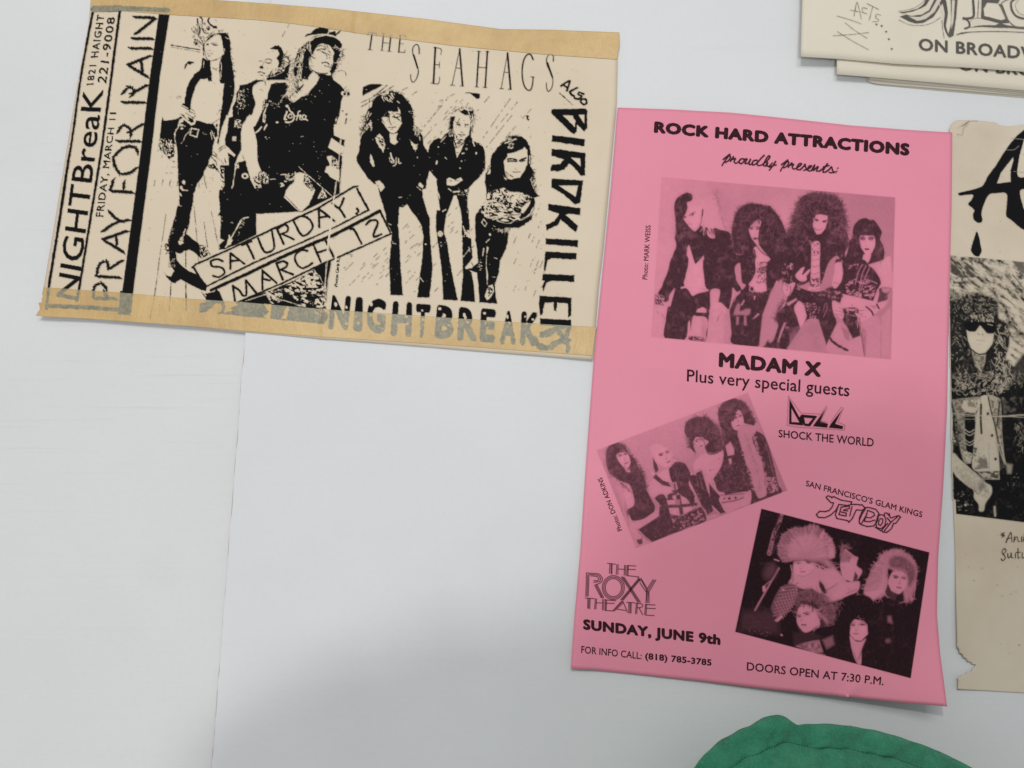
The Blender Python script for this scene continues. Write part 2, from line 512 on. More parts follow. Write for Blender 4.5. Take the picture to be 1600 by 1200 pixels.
    P('640 330 700 300 720 270 830 265 900 290 960 380 1020 430 1040 480 990 500 960 560 960 620 905 690 880 640 918 560 918 500 930 440 900 380 860 350 790 345 750 370 700 450 660 520 655 600 680 640 760 660 700 700 640 740 560 720 600 800 520 900 480 800 500 700 480 620 500 520 540 400', k=1)
    P('660 520 700 450 745 370 790 340 850 345 905 410 918 500 920 560 880 650 845 678 780 660 700 630 660 600', 0, smooth=True)
    L('660 600 700 640 760 662 830 672 860 665', 1.5); L('745 412 790 398 828 405', 1.7); L('775 415 820 440', 1.4); L('740 380 780 360 830 372', 1.3); L('840 450 852 480', .9); L('848 502 865 495', 1.0); L('885 505 882 490', .9)
    L('800 552 830 545 860 552 882 575', 1.6); L('828 582 850 592 870 590', 1.3); L('820 440 860 455 890 470', .8); L('850 340 870 400 905 460', .9); L('840 345 845 390 885 440', .8); L('880 380 905 440', 1.1, 0); L('825 340 835 400', 1.2); c.ell(902, 428, 9, 14, 0, 0)
    # cap
    P('610 262 630 235 670 225 720 180 780 155 830 160 950 200 950 265 830 262 760 258 700 285 650 300 700 262 740 245 680 245')
    P('700 300 745 268 830 250 940 270 1000 310 1025 350 1015 390 975 418 930 370 870 348 790 335 730 330', smooth=False)
    L('640 275 740 245 830 240 900 255', 2.0, 0); L('650 295 760 260 880 245 980 290 1020 340', 1.5, 0); P('860 180 950 190 940 210 870 215', 0, r=1.0); L('880 190 860 245', 1.6, 0); L('830 160 880 180', 1, 0); L('1005 195 955 240', 2.0); L('960 400 1020 395 985 420', 1.2, 0)
    c.strands('990 380 1000 420 960 520 950 600', 46, 9, .9, ang=-15, spread=60, curl=.4); c.strands('905 560 900 690 920 600', 14, 9, 1, ang=95, spread=20); L('965 650 1010 635 1055 655 1062 690', .8); c.strands('940 350 1010 430 960 560', 16, 6, 1.0, v=0, ang=60, spread=50)
    # hair on the left
    c.strands('620 310 700 310 680 450 620 560 560 720 480 700 490 560 560 420', 170, 15, 1.1, ang=105, spread=13, curl=.25, inside=True)
    c.strands('590 330 690 320 640 520 560 720 480 900 400 880 430 740 520 480', 120, 14, 1.0, v=0, ang=103, spread=12, curl=.3, inside=True)
    P('600 430 650 400 670 460 650 520 655 600 640 640 570 760 580 620')
    P('490 600 540 600 520 690 490 720', r=1); c.strands('460 620 540 600 540 900 430 990 400 900', 60, 9, 1.0, ang=105, spread=30, curl=.6, inside=True); c.strands('430 640 500 700 500 960 420 960', 46, 8, 1.1, v=0, ang=100, spread=35, curl=.7, inside=True)
    P('650 700 700 650 760 690 760 730 700 760 650 740', 0, r=1.2); c.tex('610 740 760 740 700 830 600 920 545 930', 2, .47, 0, seed=33, stretch=2, ang=60); L('540 915 600 915 660 870', 1.6, 0); L('548 730 555 780 590 775 545 820', 1.4, 0); P('545 735 588 770 545 820 540 780', 0)
    c.ell(412, 1028, 17, 15, 0, 0); L('400 900 350 960 335 1040', 1.0, 0); L('440 1000 490 980 510 920', 1.0, 0); c.dash('220 970 340 1030', .9, v=0); c.spots('200 960 360 960 380 1110 240 1090', 16, .3, .9, v=0); c.spots('560 930 900 780 900 830 600 1030', 10, .3, 1.2, v=0)
    c.ell(1030, 890, 22, 24, 0, 0); c.ell(1045, 895, 13, 14, 0, 1); P('1070 880 1100 870 1105 905 1075 915'); L('935 742 1000 785 1045 840 1070 885', .9, 0); c.strands('1040 840 1080 900', 8, 5, .8)
    c.ell(850, 1010, 16, 15, 0, 0); L('835 1030 880 1045', 1.3, 0); L('860 1000 880 1030', 1, 0); c.ell(850, 1008, 5, 4)
    P('1015 1080 1035 1075 1030 1100'); P('1040 1120 1080 1108 1075 1135'); L('1070 1165 1055 1220', 1.5)
    c.tex('150 990 215 1000 180 1200 115 1200', 1.8, .5, 0, seed=34, stretch=2.4, ang=105); c.tex('150 940 215 960 180 1100 130 1100', 1.6, .45, 1, seed=35)
    # ---- third figure, shirt and the room behind it
    c.F(390, 160, 7.0588)
    P('130 125 210 0 1000 0 1000 110 945 200 925 290 928 365 1000 398 1048 415 1045 485 1005 465 905 395 868 495 925 530 1022 600 1015 700 1000 880 995 1000 930 1070 700 1200 -350 1250 -120 800 60 950 130 940 130 760 100 700 85 640 82 560 82 450 60 350 44 290')
    P('0 130 40 290 62 350 80 450 82 560 85 640 105 700 125 760 130 900 60 950 10 850 -5 700', 0, r=0.2)
    c.tex('30 830 130 740 210 800 200 900 140 940 60 945', 2.0, .5, 1, seed=36); c.tex('120 740 215 790 210 900 150 900', 1.6, .5, 0, seed=37)
    P('905 395 1030 478 1022 590 868 495', 0); c.spots('980 540 1030 540 1030 600 980 590', 10, .4, 1)
    P('850 600 900 580 985 640 995 800 990 880 900 830 832 765 850 710 885 690', 0, r=.7); c.tex('900 590 1000 620 1000 760 900 700', 1.4, .5, 1, seed=38); P('1000 560 1022 600 1010 700 1000 860 990 780')
    P('500 790 545 770 590 775 640 800 725 970 650 1130 580 1195 540 1200 380 1052 402 980 440 920 490 880', 0); c.tex('600 790 640 790 745 900 690 990 585 890', 1.5, .47, 1, seed=39); L('385 1055 530 1200', .8); L('402 1038 545 1190', .8); L('545 712 640 800 790 930 910 1035', .8, 0)
    P('805 950 855 1050 750 1062', 0, r=.6); c.tex('800 960 850 1055 760 1055', 1.4, .5, 1, seed=40); L('950 880 930 1070', .7, 0)
    c.spots('380 790 520 770 500 850 380 860', 26, .8, 1.6, v=0, stretch=2, ang=120); c.spots('350 870 410 870 410 930 350 930', 6, 1.5, 3, v=0); L('345 798 400 795', 1.2, 0); L('215 850 285 845', .9, 0); c.spots('150 380 220 380 220 410 150 410', 4, .6, 1.6, v=0); c.spots('540 375 600 375 600 390 540 390', 4, .4, .8, v=0); c.spots('740 760 800 770 790 920 750 900', 5, .4, .9, v=0); c.spots('200 0 360 0 340 80 220 60', 16, .3, .9, v=0); c.ell(303, 220, 14, 7, 0, 0)
    L('130 270 100 310 65 335', 2.0, 0); L('190 245 160 300', 1.9, 0); L('200 20 160 120 150 210', 1.7, 0); L('175 140 165 220', 1.3, 0)
    L('432 60 440 90 475 120 492 150 480 195 440 220 398 216', 2.2, 0); L('470 142 445 130 425 152 440 174 470 162', 1.7, 0); L('412 105 385 180 404 188', 2.4, 0); L('556 98 540 106 530 150 518 192', 2.0, 0); L('505 152 562 140', 1.5, 0); L('562 152 552 186 576 190', 1.9, 0); L('620 158 600 136 580 162 592 186 616 174 622 150 618 184 638 196', 1.8, 0); c.ell(412, 40, 17, 15, 0, 0)
    c.tex('940 180 1000 120 1000 60 960 220 940 260', 1.3, .5, 0, seed=41); L('1065 185 1062 230', 1.2); P('1045 130 1080 118 1078 145'); P('1000 410 1045 415 1045 480 1010 465', 1, r=.6); L('1000 400 1000 470', .8, 0)
    # below the banner, left
    c.F(300, 280, 5)
    P('100 895 200 870 240 945 230 975 110 965'); P('200 985 380 965 440 905 620 880 690 850 700 960 880 1000 930 1030 1040 1080 1000 1130 200 1050')
    P('360 975 800 790 1060 630 1090 640 1060 800 1050 960 950 960 900 990 620 975'); P('700 850 800 800 900 720 950 700 1000 760 1050 850 1050 1010 900 1010 860 980', 0, r=1)
    c.tex('690 850 800 790 950 700 1000 760 1050 860 1055 1040 930 1030 860 990', 3.4, .50, 1, seed=44, stretch=1.5, ang=25); c.tex('560 880 700 850 720 960 620 980', 2.6, .55, 0, seed=45, stretch=1.6, ang=30); L('560 900 860 990', .9, 0); L('420 950 700 860', .8, 0)
    P('180 990 240 965 340 960 400 1010 260 1040 200 1040', 0, r=.8); L('200 870 245 990 235 1040', 4.5); P('60 970 110 960 200 960 110 1040 60 1040'); P('400 960 520 970 520 1060 360 1040 300 1010'); P('560 975 620 980 620 1100 560 1080 600 1030', 0, r=1); P('740 1000 760 1000 740 1090 700 1090', 0, r=1); P('950 1020 1060 1040 1060 1080 1040 1120 950 1100 1000 1060', r=1); P('820 990 960 1010 960 1110 900 1100', r=.9)
    P('60 890 110 905 100 950 80 930', 0); L('75 880 110 930', 1.2)
    L('1048 640 1040 930', .9, 0)
    c.poly('1098 600 1160 570 1150 900 1062 900', 0, r=0)
    # ---- the right photograph
    c.F(550, 120, 7.5)
    P('125 120 200 85 300 82 370 92 120 228'); c.spots('140 150 200 150 200 200 140 200', 3, .4, .8, v=0)
    L('110 300 250 230 410 100', 1.1); L('108 350 240 275 350 190 485 108', 1.1); L('200 350 205 270 250 240', .9)
    P('60 1000 50 940 75 900 105 700 130 640 160 600 165 440 190 380 230 350 240 290 280 235 330 215 430 200 430 170 480 165 540 190 600 215 640 270 690 330 715 400 715 480 730 560 770 600 790 650 830 690 840 800 890 885 920 780 980 740 1010 720 1060 740 1110 700 1200 700 1200 1200 1140 1170 1100 1200 985 1200 910 1090 885 1200 195 1200 150 1130')
    P('352 480 420 405 540 410 575 480 580 540 530 640 495 662 450 662 400 600 355 530', 0)
    P('435 660 535 660 515 730 545 760 500 795 450 770', 0); L('440 650 480 668 535 652', .9); P('540 360 565 400 570 440 545 420', 0)
    P('420 400 440 440 420 460 380 450'); L('365 465 400 462 438 470', 2.0); L('480 468 520 478 555 465', 2.2); L('440 440 435 500 460 565', 1.8, w2=.9); L('520 480 580 525', 1.2); L('490 400 470 430', 1); L('425 590 460 595 510 588', 1.0); L('455 612 480 610', .8); L('355 500 380 545', .7); L('520 430 550 440', 1.3); L('480 430 500 460', 1.0); c.spots('400 480 420 480 430 560 400 560', 5, .3, .7)
    P('272 715 320 670 375 720 390 800 365 885 320 820 290 760', 0, r=.8); c.tex('290 700 370 700 380 840 310 780', 2, .52, 1, seed=51); P('665 715 720 780 770 790 745 882 700 800', 0, r=.8); c.tex('670 730 770 780 740 800', 2, .5, 1, seed=52)
    P('215 910 240 940 275 1090 250 1080 212 995', 0)
    c.spots('340 210 520 200 560 300 360 280', 22, .8, 2.2, v=0, stretch=2, ang=60); c.spots('160 400 220 430 240 620 130 660', 26, .8, 2.0, v=0, stretch=3, ang=115); c.strands('240 240 350 190 470 160 600 210', 30, 4, .8, spread=50, curl=.8); c.strands('165 440 160 560 110 660', 40, 9, .9, ang=130, spread=30, curl=.4); c.strands('640 260 715 400 720 540', 24, 4, .8, ang=0, spread=50, curl=.8); c.strands('730 560 790 640', 18, 6, .9, ang=70, spread=25); c.spots('700 570 790 600 800 760 760 720', 20, .7, 1.8, v=0, stretch=3, ang=80); c.spots('640 260 720 350 700 480 660 400', 8, .5, 1.3, v=0)
    L('455 895 465 950 490 985', 2.0, 0); c.ell(475, 998, 26, 16, 20, 0); c.ell(473, 999, 10, 6, 20, 1); L('515 965 515 1020 480 1050', 1.6, 0); L('545 970 550 1015 572 1010', 1.6, 0); c.ell(520, 950, 5, 5, 0, 0); c.ell(545, 958, 5, 5, 0, 0); L('440 950 445 990', 1, 0); c.ell(768, 945, 5, 12, 0, 0); L('890 940 915 942', 1, 0); L('895 972 915 975', 1, 0); c.ell(992, 1003, 11, 26, 10, 0); c.ell(1010, 822, 8, 10, 0, 0); L('1090 945 1115 965', 1.2, 0)
    # legs of the tall figure
    c.F(560, 260, 5.4545)
    P('10 0 600 0 590 60 575 185 545 200 550 260 590 400 610 450 608 560 620 700 632 850 625 960 605 1120 500 1115 520 960 545 760 552 600 540 510 500 440 460 390 415 320 380 350 350 345 338 500 350 640 360 850 380 1103 273 1093 262 850 285 570 240 480 230 400 180 240 165 150 130 150 60 70')
    P('145 130 180 120 215 155 225 180 190 215 170 185', 0, r=.3); L('165 160 180 210', .8); P('515 145 530 135 555 165 545 185 510 170', 0); L('505 160 540 190', 1); L('500 175 530 200', 1, 0)
    c.spots('290 640 330 645 330 670 290 665', 5, .6, 1.4, v=0); c.ell(573, 663, 6, 6, 0, 0); L('525 945 550 980', 1.0, 0); L('345 265 370 262', .8, 0); L('258 488 280 498', .9, 0)
    # second and third of the right photograph
    c.F(670, 140, 8)
    P('10 700 60 630 120 600 150 620 200 560 240 540 260 620 305 640 330 730 352 845 400 760 440 660 430 640 480 590 520 545 550 640 600 660 660 680 700 760 708 880 705 1000 620 1110 520 1200 405 1200 435 1150 400 1100 330 1130 260 1100 220 1120 225 1200 130 1200 100 1110 40 1050 0 1000 -30 880')
    P('305 640 330 735 352 845 400 760 440 665 400 650 340 610', 0); L('325 730 370 720 430 670', 1.2); L('350 790 370 780', .7)
    P('275 335 325 335 325 370 305 400 300 500 290 540 265 480 270 400'); P('375 250 400 270 440 250 480 262 560 262 555 340 545 400 520 380 500 320 450 318 400 290')
    c.tex('340 560 370 590 430 620 440 650 330 720 300 640', 2, .48, 1, seed=55); L('330 720 440 660', 1)
    c.strands('290 300 380 240 470 230 560 260', 26, 4, .7, ang=-80, spread=40, curl=.5); c.strands('555 280 560 400 540 500', 30, 7, .9, ang=95, spread=14); c.strands('270 340 260 440 280 560', 30, 6, .9, ang=95, spread=14); c.strands('540 300 560 420', 12, 9, .9, v=0, ang=95, spread=8); P('515 480 535 480 520 580 500 560 505 520'); c.strands('240 540 310 560 300 620', 26, 5, .9, spread=60, curl=.6); L('485 250 520 340', 1.2, 0)
    L('345 415 390 418', 1.2); c.ell(372, 438, 28, 10, 5); L('385 445 388 462', 1.2); L('450 430 500 432', 1.1); c.ell(472, 442, 25, 10, 0); L('455 462 480 460', 1); L('400 522 420 540', .8); L('372 558 400 565 448 565', 1.2); L('395 580 420 582', .9); L('300 360 305 500 340 580', .7); L('525 400 520 480', .7)
    c.ell(468, 740, 13, 13, 0, 0); c.ell(468, 740, 5, 5); c.ell(592, 795, 9, 14, 0, 0); L('415 800 438 795', 1.4, 0); c.ell(408, 895, 9, 9, 0, 0); c.ell(392, 985, 9, 9, 0, 0); c.ell(98, 912, 11, 28, 8, 0); c.ell(118, 718, 8, 8, 0, 0); L('205 850 225 870', 1.2, 0); L('545 1140 560 1135', 1.3, 0); L('550 640 570 700', 1.8, 0); L('150 655 215 580', 1.2, 0); c.spots('600 1010 690 960 690 1060 600 1100', 5, .4, .9, v=0); L('640 680 670 700', 1.2, 0)
    P('505 40 540 50 570 50 635 50 635 100 600 120 570 90 545 75'); 
    # hands and legs of the middle figure
    P('230 1120 260 1100 310 1140 320 1180 300 1240 240 1235 225 1180', 0); P('320 1140 400 1100 435 1150 400 1235 330 1240', 0); L('250 1130 290 1145', .8); L('330 1135 380 1138', .8)
    c.F(670, 280, 6)
    P('70 0 165 0 170 60 240 60 330 0 450 0 420 30 380 80 360 200 375 320 385 470 360 520 395 560 400 640 410 740 350 830 410 880 425 1000 435 1150 298 1143 318 900 315 560 308 500 312 400 300 300 260 150 235 150 190 270 165 330 150 440 140 500 165 560 200 780 240 980 272 1138 135 1130 120 850 100 700 80 570 70 480 65 370 72 290 105 290 90 180')
    L('185 90 210 108', 1.6, 0); L('230 118 285 115', 2.0, 0); c.ell(107, 510, 26, 28, 0, 0); L('80 500 105 480 130 500', 1); c.ell(107, 512, 14, 14, 0, 1); c.ell(107, 512, 11, 11, 0, 0); L('130 300 160 285', 1.2, 0); P('90 120 102 160 100 190 88 150', 0); c.tex('330 100 380 80 370 320 355 320 360 180', 1.6, .5, 0, seed=56); c.spots('270 100 340 120 340 160 270 150', 18, .3, .8, v=0); c.ell(368, 500, 20, 22, 0, 0); L('355 490 385 510', .9); c.tex('320 440 350 480 400 520 395 560 330 540', 1.6, .55, 0, seed=57); L('320 440 345 500', 1.1, 0); L('325 725 385 650', 1.3, 0); L('375 640 385 680', 1, 0); L('305 535 330 535', 1.2, 0); c.spots('100 590 140 590 140 640 100 640', 8, .3, .7, v=0)
    # third of the right photograph
    c.F(740, 190, 8)
    P('210 470 240 400 300 320 350 280 400 220 450 185 520 175 600 185 660 230 700 300 712 380 710 550 750 620 745 720 755 800 770 880 830 930 770 950 700 960 600 960 400 960 300 980 230 960 160 860 140 760 150 650 200 560', smooth=False)
    P('380 490 420 440 425 405 520 380 600 350 640 322 668 350 678 450 670 530 630 620 575 700 520 705 470 725 430 715 395 660 385 560', 0)
    L('400 625 440 660 488 690', 1.0); L('410 660 430 690', 1); L('395 640 398 700', .9); c.tex('375 690 420 700 420 735 385 730', 1.6, .4, 0)
    L('425 470 480 465 538 482', 2.3); L('430 495 480 492 535 498', 2.4); L('575 490 610 470 655 455', 2.6); L('580 495 640 487', 2.0); L('525 590 540 600', .8); L('490 628 545 632 580 628', 1.2); L('700 430 702 520', 1.5, 0)
    P('185 520 208 490 210 560 165 620 155 625', 0); P('165 660 205 585 215 640 200 655', 0); L('165 600 205 540', .8)
    c.spots('380 240 450 200 540 220 500 340 450 330', 24, .7, 2.0, v=0, stretch=2, ang=-30); c.strands('340 280 430 190 560 175', 30, 3.5, .7, spread=45, curl=.7); c.strands('712 400 715 540', 12, 5, .7, ang=60, spread=30); c.strands('745 600 760 760 780 900', 40, 4, .8, ang=20, spread=60, curl=.7); c.spots('700 700 760 720 750 850 720 800', 10, .5, 1.4, v=0, stretch=3, ang=80)
    P('160 860 230 880 300 980 600 940 760 960 770 1000 750 1100 700 1200 640 1290 560 1330 200 1330 130 1240 20 1240 30 1160 100 1060 150 990')
    P('190 860 220 870 225 910 190 990 165 1100 170 1200 140 1200 130 1080 150 960', 0, r=.8); c.tex('180 850 240 860 250 1000 150 1200 120 1100', 2, .5, 1, seed=60, stretch=3, ang=100)
    c.tex('240 860 380 820 480 880 620 880 740 950 640 1040 600 1090 500 1120 300 1130 220 1060', 2.8, .49, 0, seed=61, stretch=1.2, ang=60); c.tex('440 870 620 880 640 1000 500 1060 430 960', 2.4, .42, 0, seed=62); c.tex('260 1000 740 1000 600 1190 250 1180', 2.6, .6, 1, seed=63, stretch=2, ang=25)
    P('600 1080 660 1020 760 960 700 1050 640 1150 590 1140', 0, r=.5); L('740 970 700 1070 620 1180', 4.5)
    c.F(670, 280, 6)
    c.tex('450 270 540 200 600 180 860 330 860 400 700 400 560 370 470 330', 2.3, .53, 0, seed=64, stretch=3, ang=12); L('560 300 700 330 860 320', 1.2, 0); L('600 380 700 350 850 340', 1.3, 0); L('640 390 760 415 860 330', 1.4, 0); L('540 200 525 330 550 370', 2.2, 0); L('600 190 560 280 560 350', 1.3, 0); L('980 270 940 340 860 385', 2.2, 0)
    P('860 385 930 370 975 330 960 380 900 420 820 430 800 410', r=.5); L('870 375 940 350 990 270', 1.0)
    P('445 330 480 290 520 350 600 390 700 410 800 420 770 450 750 520 730 640 670 760 655 880 620 990 640 1168 475 1155 465 1000 450 880 350 840 345 830 400 830 460 780 450 640 435 580 435 420')
    P('545 630 560 640 545 700 540 800 555 900 548 1000 535 820', 0, r=.3); P('340 830 400 760 450 745 460 780 400 830 350 842', 0); L('400 780 420 820', .8); P('530 1080 560 1000 600 985 612 1050 580 1110 545 1135 525 1100', 0, r=.3); c.tex('540 1010 610 1000 600 1080 550 1110', 2, .5, 1, seed=66)
    L('515 375 545 415 525 445 495 405 515 375', 1.2, 0, smooth=False); c.spots('640 465 760 460 760 500 650 500', 26, .7, 1.2, v=0, stretch=3, ang=110); c.ell(573, 518, 8, 10, 0, 0); L('540 590 570 560', .9, 0); c.spots('590 430 640 430 640 470 590 470', 6, .3, .8, v=0); L('515 650 505 720', 1.4, 0); c.spots('470 770 500 780 490 880 470 880', 10, .6, 1.5, v=0); L('610 735 640 745', 1.1, 0); L('595 915 620 920', 1.1, 0); P('400 860 440 880 460 1000 470 1155 436 1150 425 1000', 0, r=.3); P('410 740 450 745 400 760', 0)
    # floor boards seen behind the three
    for a, b in (('830 600 1130 240', .5), ('800 600 1100 250', .7), ('890 780 980 700', .3), ('880 360 1200 200', .8)):
        c.F(550, 120, 7.5).dash(a, .9, gap=b)
    c.F(0, 0, 1)
    bg = [(655, 300, 690, 205), (610, 150, 640, 135), (688, 240, 732, 160), (650, 230, 720, 150), (690, 190, 730, 148), (630, 158, 655, 140), (755, 215, 800, 150), (775, 200, 812, 155), (790, 215, 830, 170), (740, 180, 765, 150), (760, 230, 800, 180)]
    for x, y, u, v in bg:
        c.dash([x, y, u, v], .8, gap=.45, step=4)
    for x0, x1, y0, y1, n in ((535, 605, 385, 452, 34), (625, 660, 330, 462, 30), (664, 680, 380, 462, 14), (700, 735, 320, 462, 30), (742, 748, 330, 400, 4)):
        for _ in range(n):
            x, y, l = rng.uniform(x0, x1), rng.uniform(y0, y1), rng.uniform(4, 14)
            if c.a[int(y - c.y0), int(x - c.x0)] < .5:
                c.dash([x, y, x + l * .72, y - l * .72], .7, gap=.35, step=3)
    for _ in range(26):
        x, y, l = rng.uniform(800, 855), rng.uniform(290, 470), rng.uniform(5, 22)
        c.dash([x, y, x + l * .38, y - l * .92], .7, gap=.5, step=3)
    c.spots('600 150 850 150 850 460 800 460 800 260 600 260', 60, .4, .9)
    c.F(560, 30, 3.81)
    P('1000 572 1015 575 1010 595 1022 592 1012 602 1000 596')
    L('640 438 690 442 715 460 722 450', 1.4); P('660 437 720 445 722 470 705 475 690 455')
    # tiny credit up the seam of the photographs
    c.F(300, 280, 5).text('Photos Chris B..', '1112 838 1132 615 1155 617 1135 840', .02)
    # ---- banner
    c.F(300, 280, 5)
    P('5 680 1270 55 1385 235 115 835', 0, r=0); P('195 865 1470 245 1555 425 345 960', 0, r=0)
    L('2 690 30 665 300 545 640 385 980 230 1260 62 1295 55', 3.4, smooth=False); L('1290 75 1340 170 1380 240', 3.8, smooth=False); L('12 690 60 770 112 838', 3.6, smooth=False)
    L('112 838 500 645 800 520 1100 385 1380 240', 3.2, smooth=False)
    L('150 865 430 740 700 610 960 495 1110 435 1465 250', 5.6, smooth=False); L('190 870 240 980', 4.4, smooth=False); L('1468 250 1510 330 1552 425', 3.6, smooth=False); L('350 965 700 815 1000 670 1290 545 1555 425', 3.2, smooth=False)
    L('130 862 300 775 500 680', .8, 0); L('715 570 830 518', 2.6, 0, w2=1.6); c.spots('500 640 640 600 660 620 520 680', 12, .7, 1.8, v=0); L('985 450 1090 400 1200 350 1310 290', 2.4, 0); L('960 455 990 450', 1, 0)
    for s in ('240 640 200 625 150 640 160 680 230 690 255 730 210 765 165 755', '300 580 300 700', '300 580 410 660', '305 640 365 635', '390 515 465 485', '430 505 485 620', '515 460 560 560 600 570 640 540 635 470 625 410', '665 390 715 505', '665 390 720 355 750 375 740 410 690 430', '710 430 795 470', '790 320 860 440 930 400 940 350 900 300 845 290 790 320', '990 230 995 375', '990 230 1110 325', '995 300 1060 290', '1100 190 1150 225 1185 150', '1150 225 1195 295', '1290 230 1300 250 1285 270'):
        L(s, 3.9, w2=3.6)
    for s in ('320 835 335 950', '320 835 370 870 400 910 425 895 420 790', '420 790 500 885', '550 715 550 860', '550 715 660 810', '555 780 610 790', '660 660 710 785', '660 660 710 640 745 660 730 690 685 710', '700 710 790 745', '900 560 850 555 805 600 820 665 870 695 940 655', '950 515 1005 645', '1045 480 1105 605', '975 575 1070 545', '1240 390 1270 400 1325 505', '1360 355 1390 325 1440 320 1450 350 1430 400 1420 450 1480 430'):
        L(s, 3.9, w2=3.6)
    # ---- lettering panel at the left edge
    c.F(0, 0, 1)
    for s, w in (('146 14 128 110 113 215 107 250', 4.0), ('107 250 92 350 76 450 73 482', 4.8), ('187 18 170 150 158 238', 4.4), ('158 238 140 350 123 455 120 470', 4.2)):
        L(s, w)
    P('248 22 265 23 250 120 235 250 209 450 205 488 186 487 193 440 218 250 234 120', r=.25)
    L('145 14 187 13 262 16', 7.5, r=.5); L('147 14 187 13', 10, r=.5); L('74 478 130 480 186 484', 6.5, r=.6); P('188 455 206 455 203 493 184 491', r=.6)
    c.text('NIGHTBreaK', '87.5 463 130 139 162 140 121 470', .008, 1.0)
    c.text('1821 HAIGHT', '135 133 152 23 163.5 24 146 132', .016, 1.2); c.text('221-9008', '152 128 168 27 180 27 166 131', .012, 1.15); c.text('FRIDAY, MARCH 11', '149.5 338 172 176 183 176 163 339', 0.004, 1.1)
    for s in ('40 0',): pass
    c.F(40, 0, 4.615)
    for s in ('780 125 940 130', '790 250 935 135', '765 280 925 280', '750 350 915 350', '735 470 910 400', '735 470 890 560', '830 430 845 530', '695 740 870 740', '700 680 740 630 780 650 760 700', '760 680 885 610', '660 1020 835 1020', '665 960 700 905 750 930 760 990', '740 960 855 890', '640 1130 700 1070 780 1060 815 1110', '630 1130 640 1200'):
        c.ragged(s, 8.4)
    c.F(40, 250, 4.615)
    for s in ('635 20 680 100 760 90 805 50', '610 225 780 235', '615 215 635 135', '710 215 710 150', '595 370 680 440 755 430', '555 520 620 470 690 440', '555 575 740 510', '555 575 715 670', '650 550 660 620', '510 840 690 850', '515 830 530 760 580 730 600 790', '600 790 705 720', '490 1000 655 1000', '495 990 495 920 545 890 590 940', '560 950 600 1000'):
        c.ragged(s, 8.4)
    # ---- thin serif title
    c.F(560, 30, 3.81)
    for s, w in (('60 80 105 82', .9), ('82 80 68 180', 1.9), ('58 180 82 182', .8), ('60 78 56 95', .8), ('105 80 106 98', .8), ('150 88 140 185', 1.6), ('193 98 183 190', 2.0), ('145 140 190 143', .8), ('132 184 152 186', .7), ('172 189 196 191', .7), ('140 84 160 86', .7), ('183 95 204 97', .7), ('250 98 240 195', 1.9), ('245 95 280 98', .9), ('246 145 268 147', .8), ('236 195 275 198', .9), ('280 98 280 112', .8), ('275 198 278 182', .8)):
        L(s, w * 1.25, r=.15)
    for s, w, w2 in (('362 205 360 165 345 150 325 170 325 210 345 260 357 310 345 355 325 375 312 355 312 330', 1.4, 1.2), ('330 215 352 290', 2.2, 2.2), ('458 170 447 380', 2.4, 2.4), ('450 168 492 178 490 210', 1.1, .9), ('455 270 482 272', 1.1, 1.1), ('482 255 482 290', .8, .8), ('434 380 475 384 484 345', 1.2, .8), ('603 178 558 390', 1.0, 1.0), ('603 178 620 395', 2.3, 2.3), ('580 290 612 293', 1.0, 1.0), ('548 392 572 394', .9, .9), ('606 397 626 398', .9, .9), ('717 192 704 400', 2.0, 2.0), ('768 193 755 405', 2.1, 2.1), ('710 285 764 290', 1, 1), ('706 190 728 193', .9, .9), ('757 192 776 194', .9, .9), ('694 402 715 404', .9, .9), ('742 405 765 407', .9, .9), ('888 202 850 412', 1, 1), ('888 202 906 415', 2.3, 2.3), ('868 315 900 318', 1, 1), ('842 412 864 414', .9, .9), ('892 417 910 418', .9, .9), ('1040 240 1025 210 1000 215 980 260 975 330 985 390 1005 420 1025 420 1036 390 1040 345', 2.0, 1.6), ('1025 342 1046 344', .9, .9), ('1160 250 1160 220 1140 208 1122 230 1122 270 1140 310 1158 360 1150 410 1130 430 1120 405 1120 380', 1.3, 1.2), ('1125 260 1155 345', 2.2, 2.2)):
        L(s, w * 1.3, w2=w2 * 1.3, r=.15)
    # ---- brushed side lettering
    c.F(840, 80, 6.667)
    for s in ('245 360 335 310 305 410', '270 350 310 380', '412 382 342 420 348 445 380 470', '388 490 430 498 458 472 424 448 436 430 480 446', '460 500 500 500 510 540 480 555 450 530 455 505'):
        L(s, 3.6, w2=3.4)
    L('232 440 290 490 360 555', 2.2, w2=1.0)
    P('145 610 165 600 200 605 500 595 518 620 518 800 485 838 440 790 410 765 410 840 380 865 350 850 150 655 140 640', r=.3); P('265 668 365 670 375 700 395 725 385 788', 0, r=.3); P('425 662 487 662 486 755', 0, r=.2)
    P('150 875 300 890 490 915 488 980 465 990 300 960 145 940'); P('145 1015 250 1025 495 1060 495 1210 480 1260 440 1210 320 1170 310 1200 145 1200 145 1180 280 1170 305 1140 280 1110 150 1085')
    c.F(800, 200, 3.243)
    P('203 38 290 50 368 58 366 92 290 82 200 68'); P('200 105 300 120 372 130 370 240 350 242 290 175 265 210 235 220 196 218 198 190 240 185 262 160 200 140'); P('300 150 345 155 348 195', 0, r=.2)
    P('200 255 362 265 345 380 320 388 265 340 200 300'); P('238 292 334 292 322 348', 0, r=.2)
    P('185 385 348 405 345 440 290 435 270 440 335 495 325 530 245 465 235 490 175 520 172 490 215 470 240 435 182 415'); P('170 558 335 568 333 603 170 590'); P('168 625 328 635 326 668 200 660 180 670 170 725 160 715 165 670'); P('155 738 317 745 315 780 200 775 175 785 158 832 153 800 165 775 152 770')
    P('140 850 302 860 300 950 285 960 282 890 230 885 225 930 212 925 210 885 165 885 155 945 142 950 135 890'); P('142 965 300 972 298 1010 142 1000')
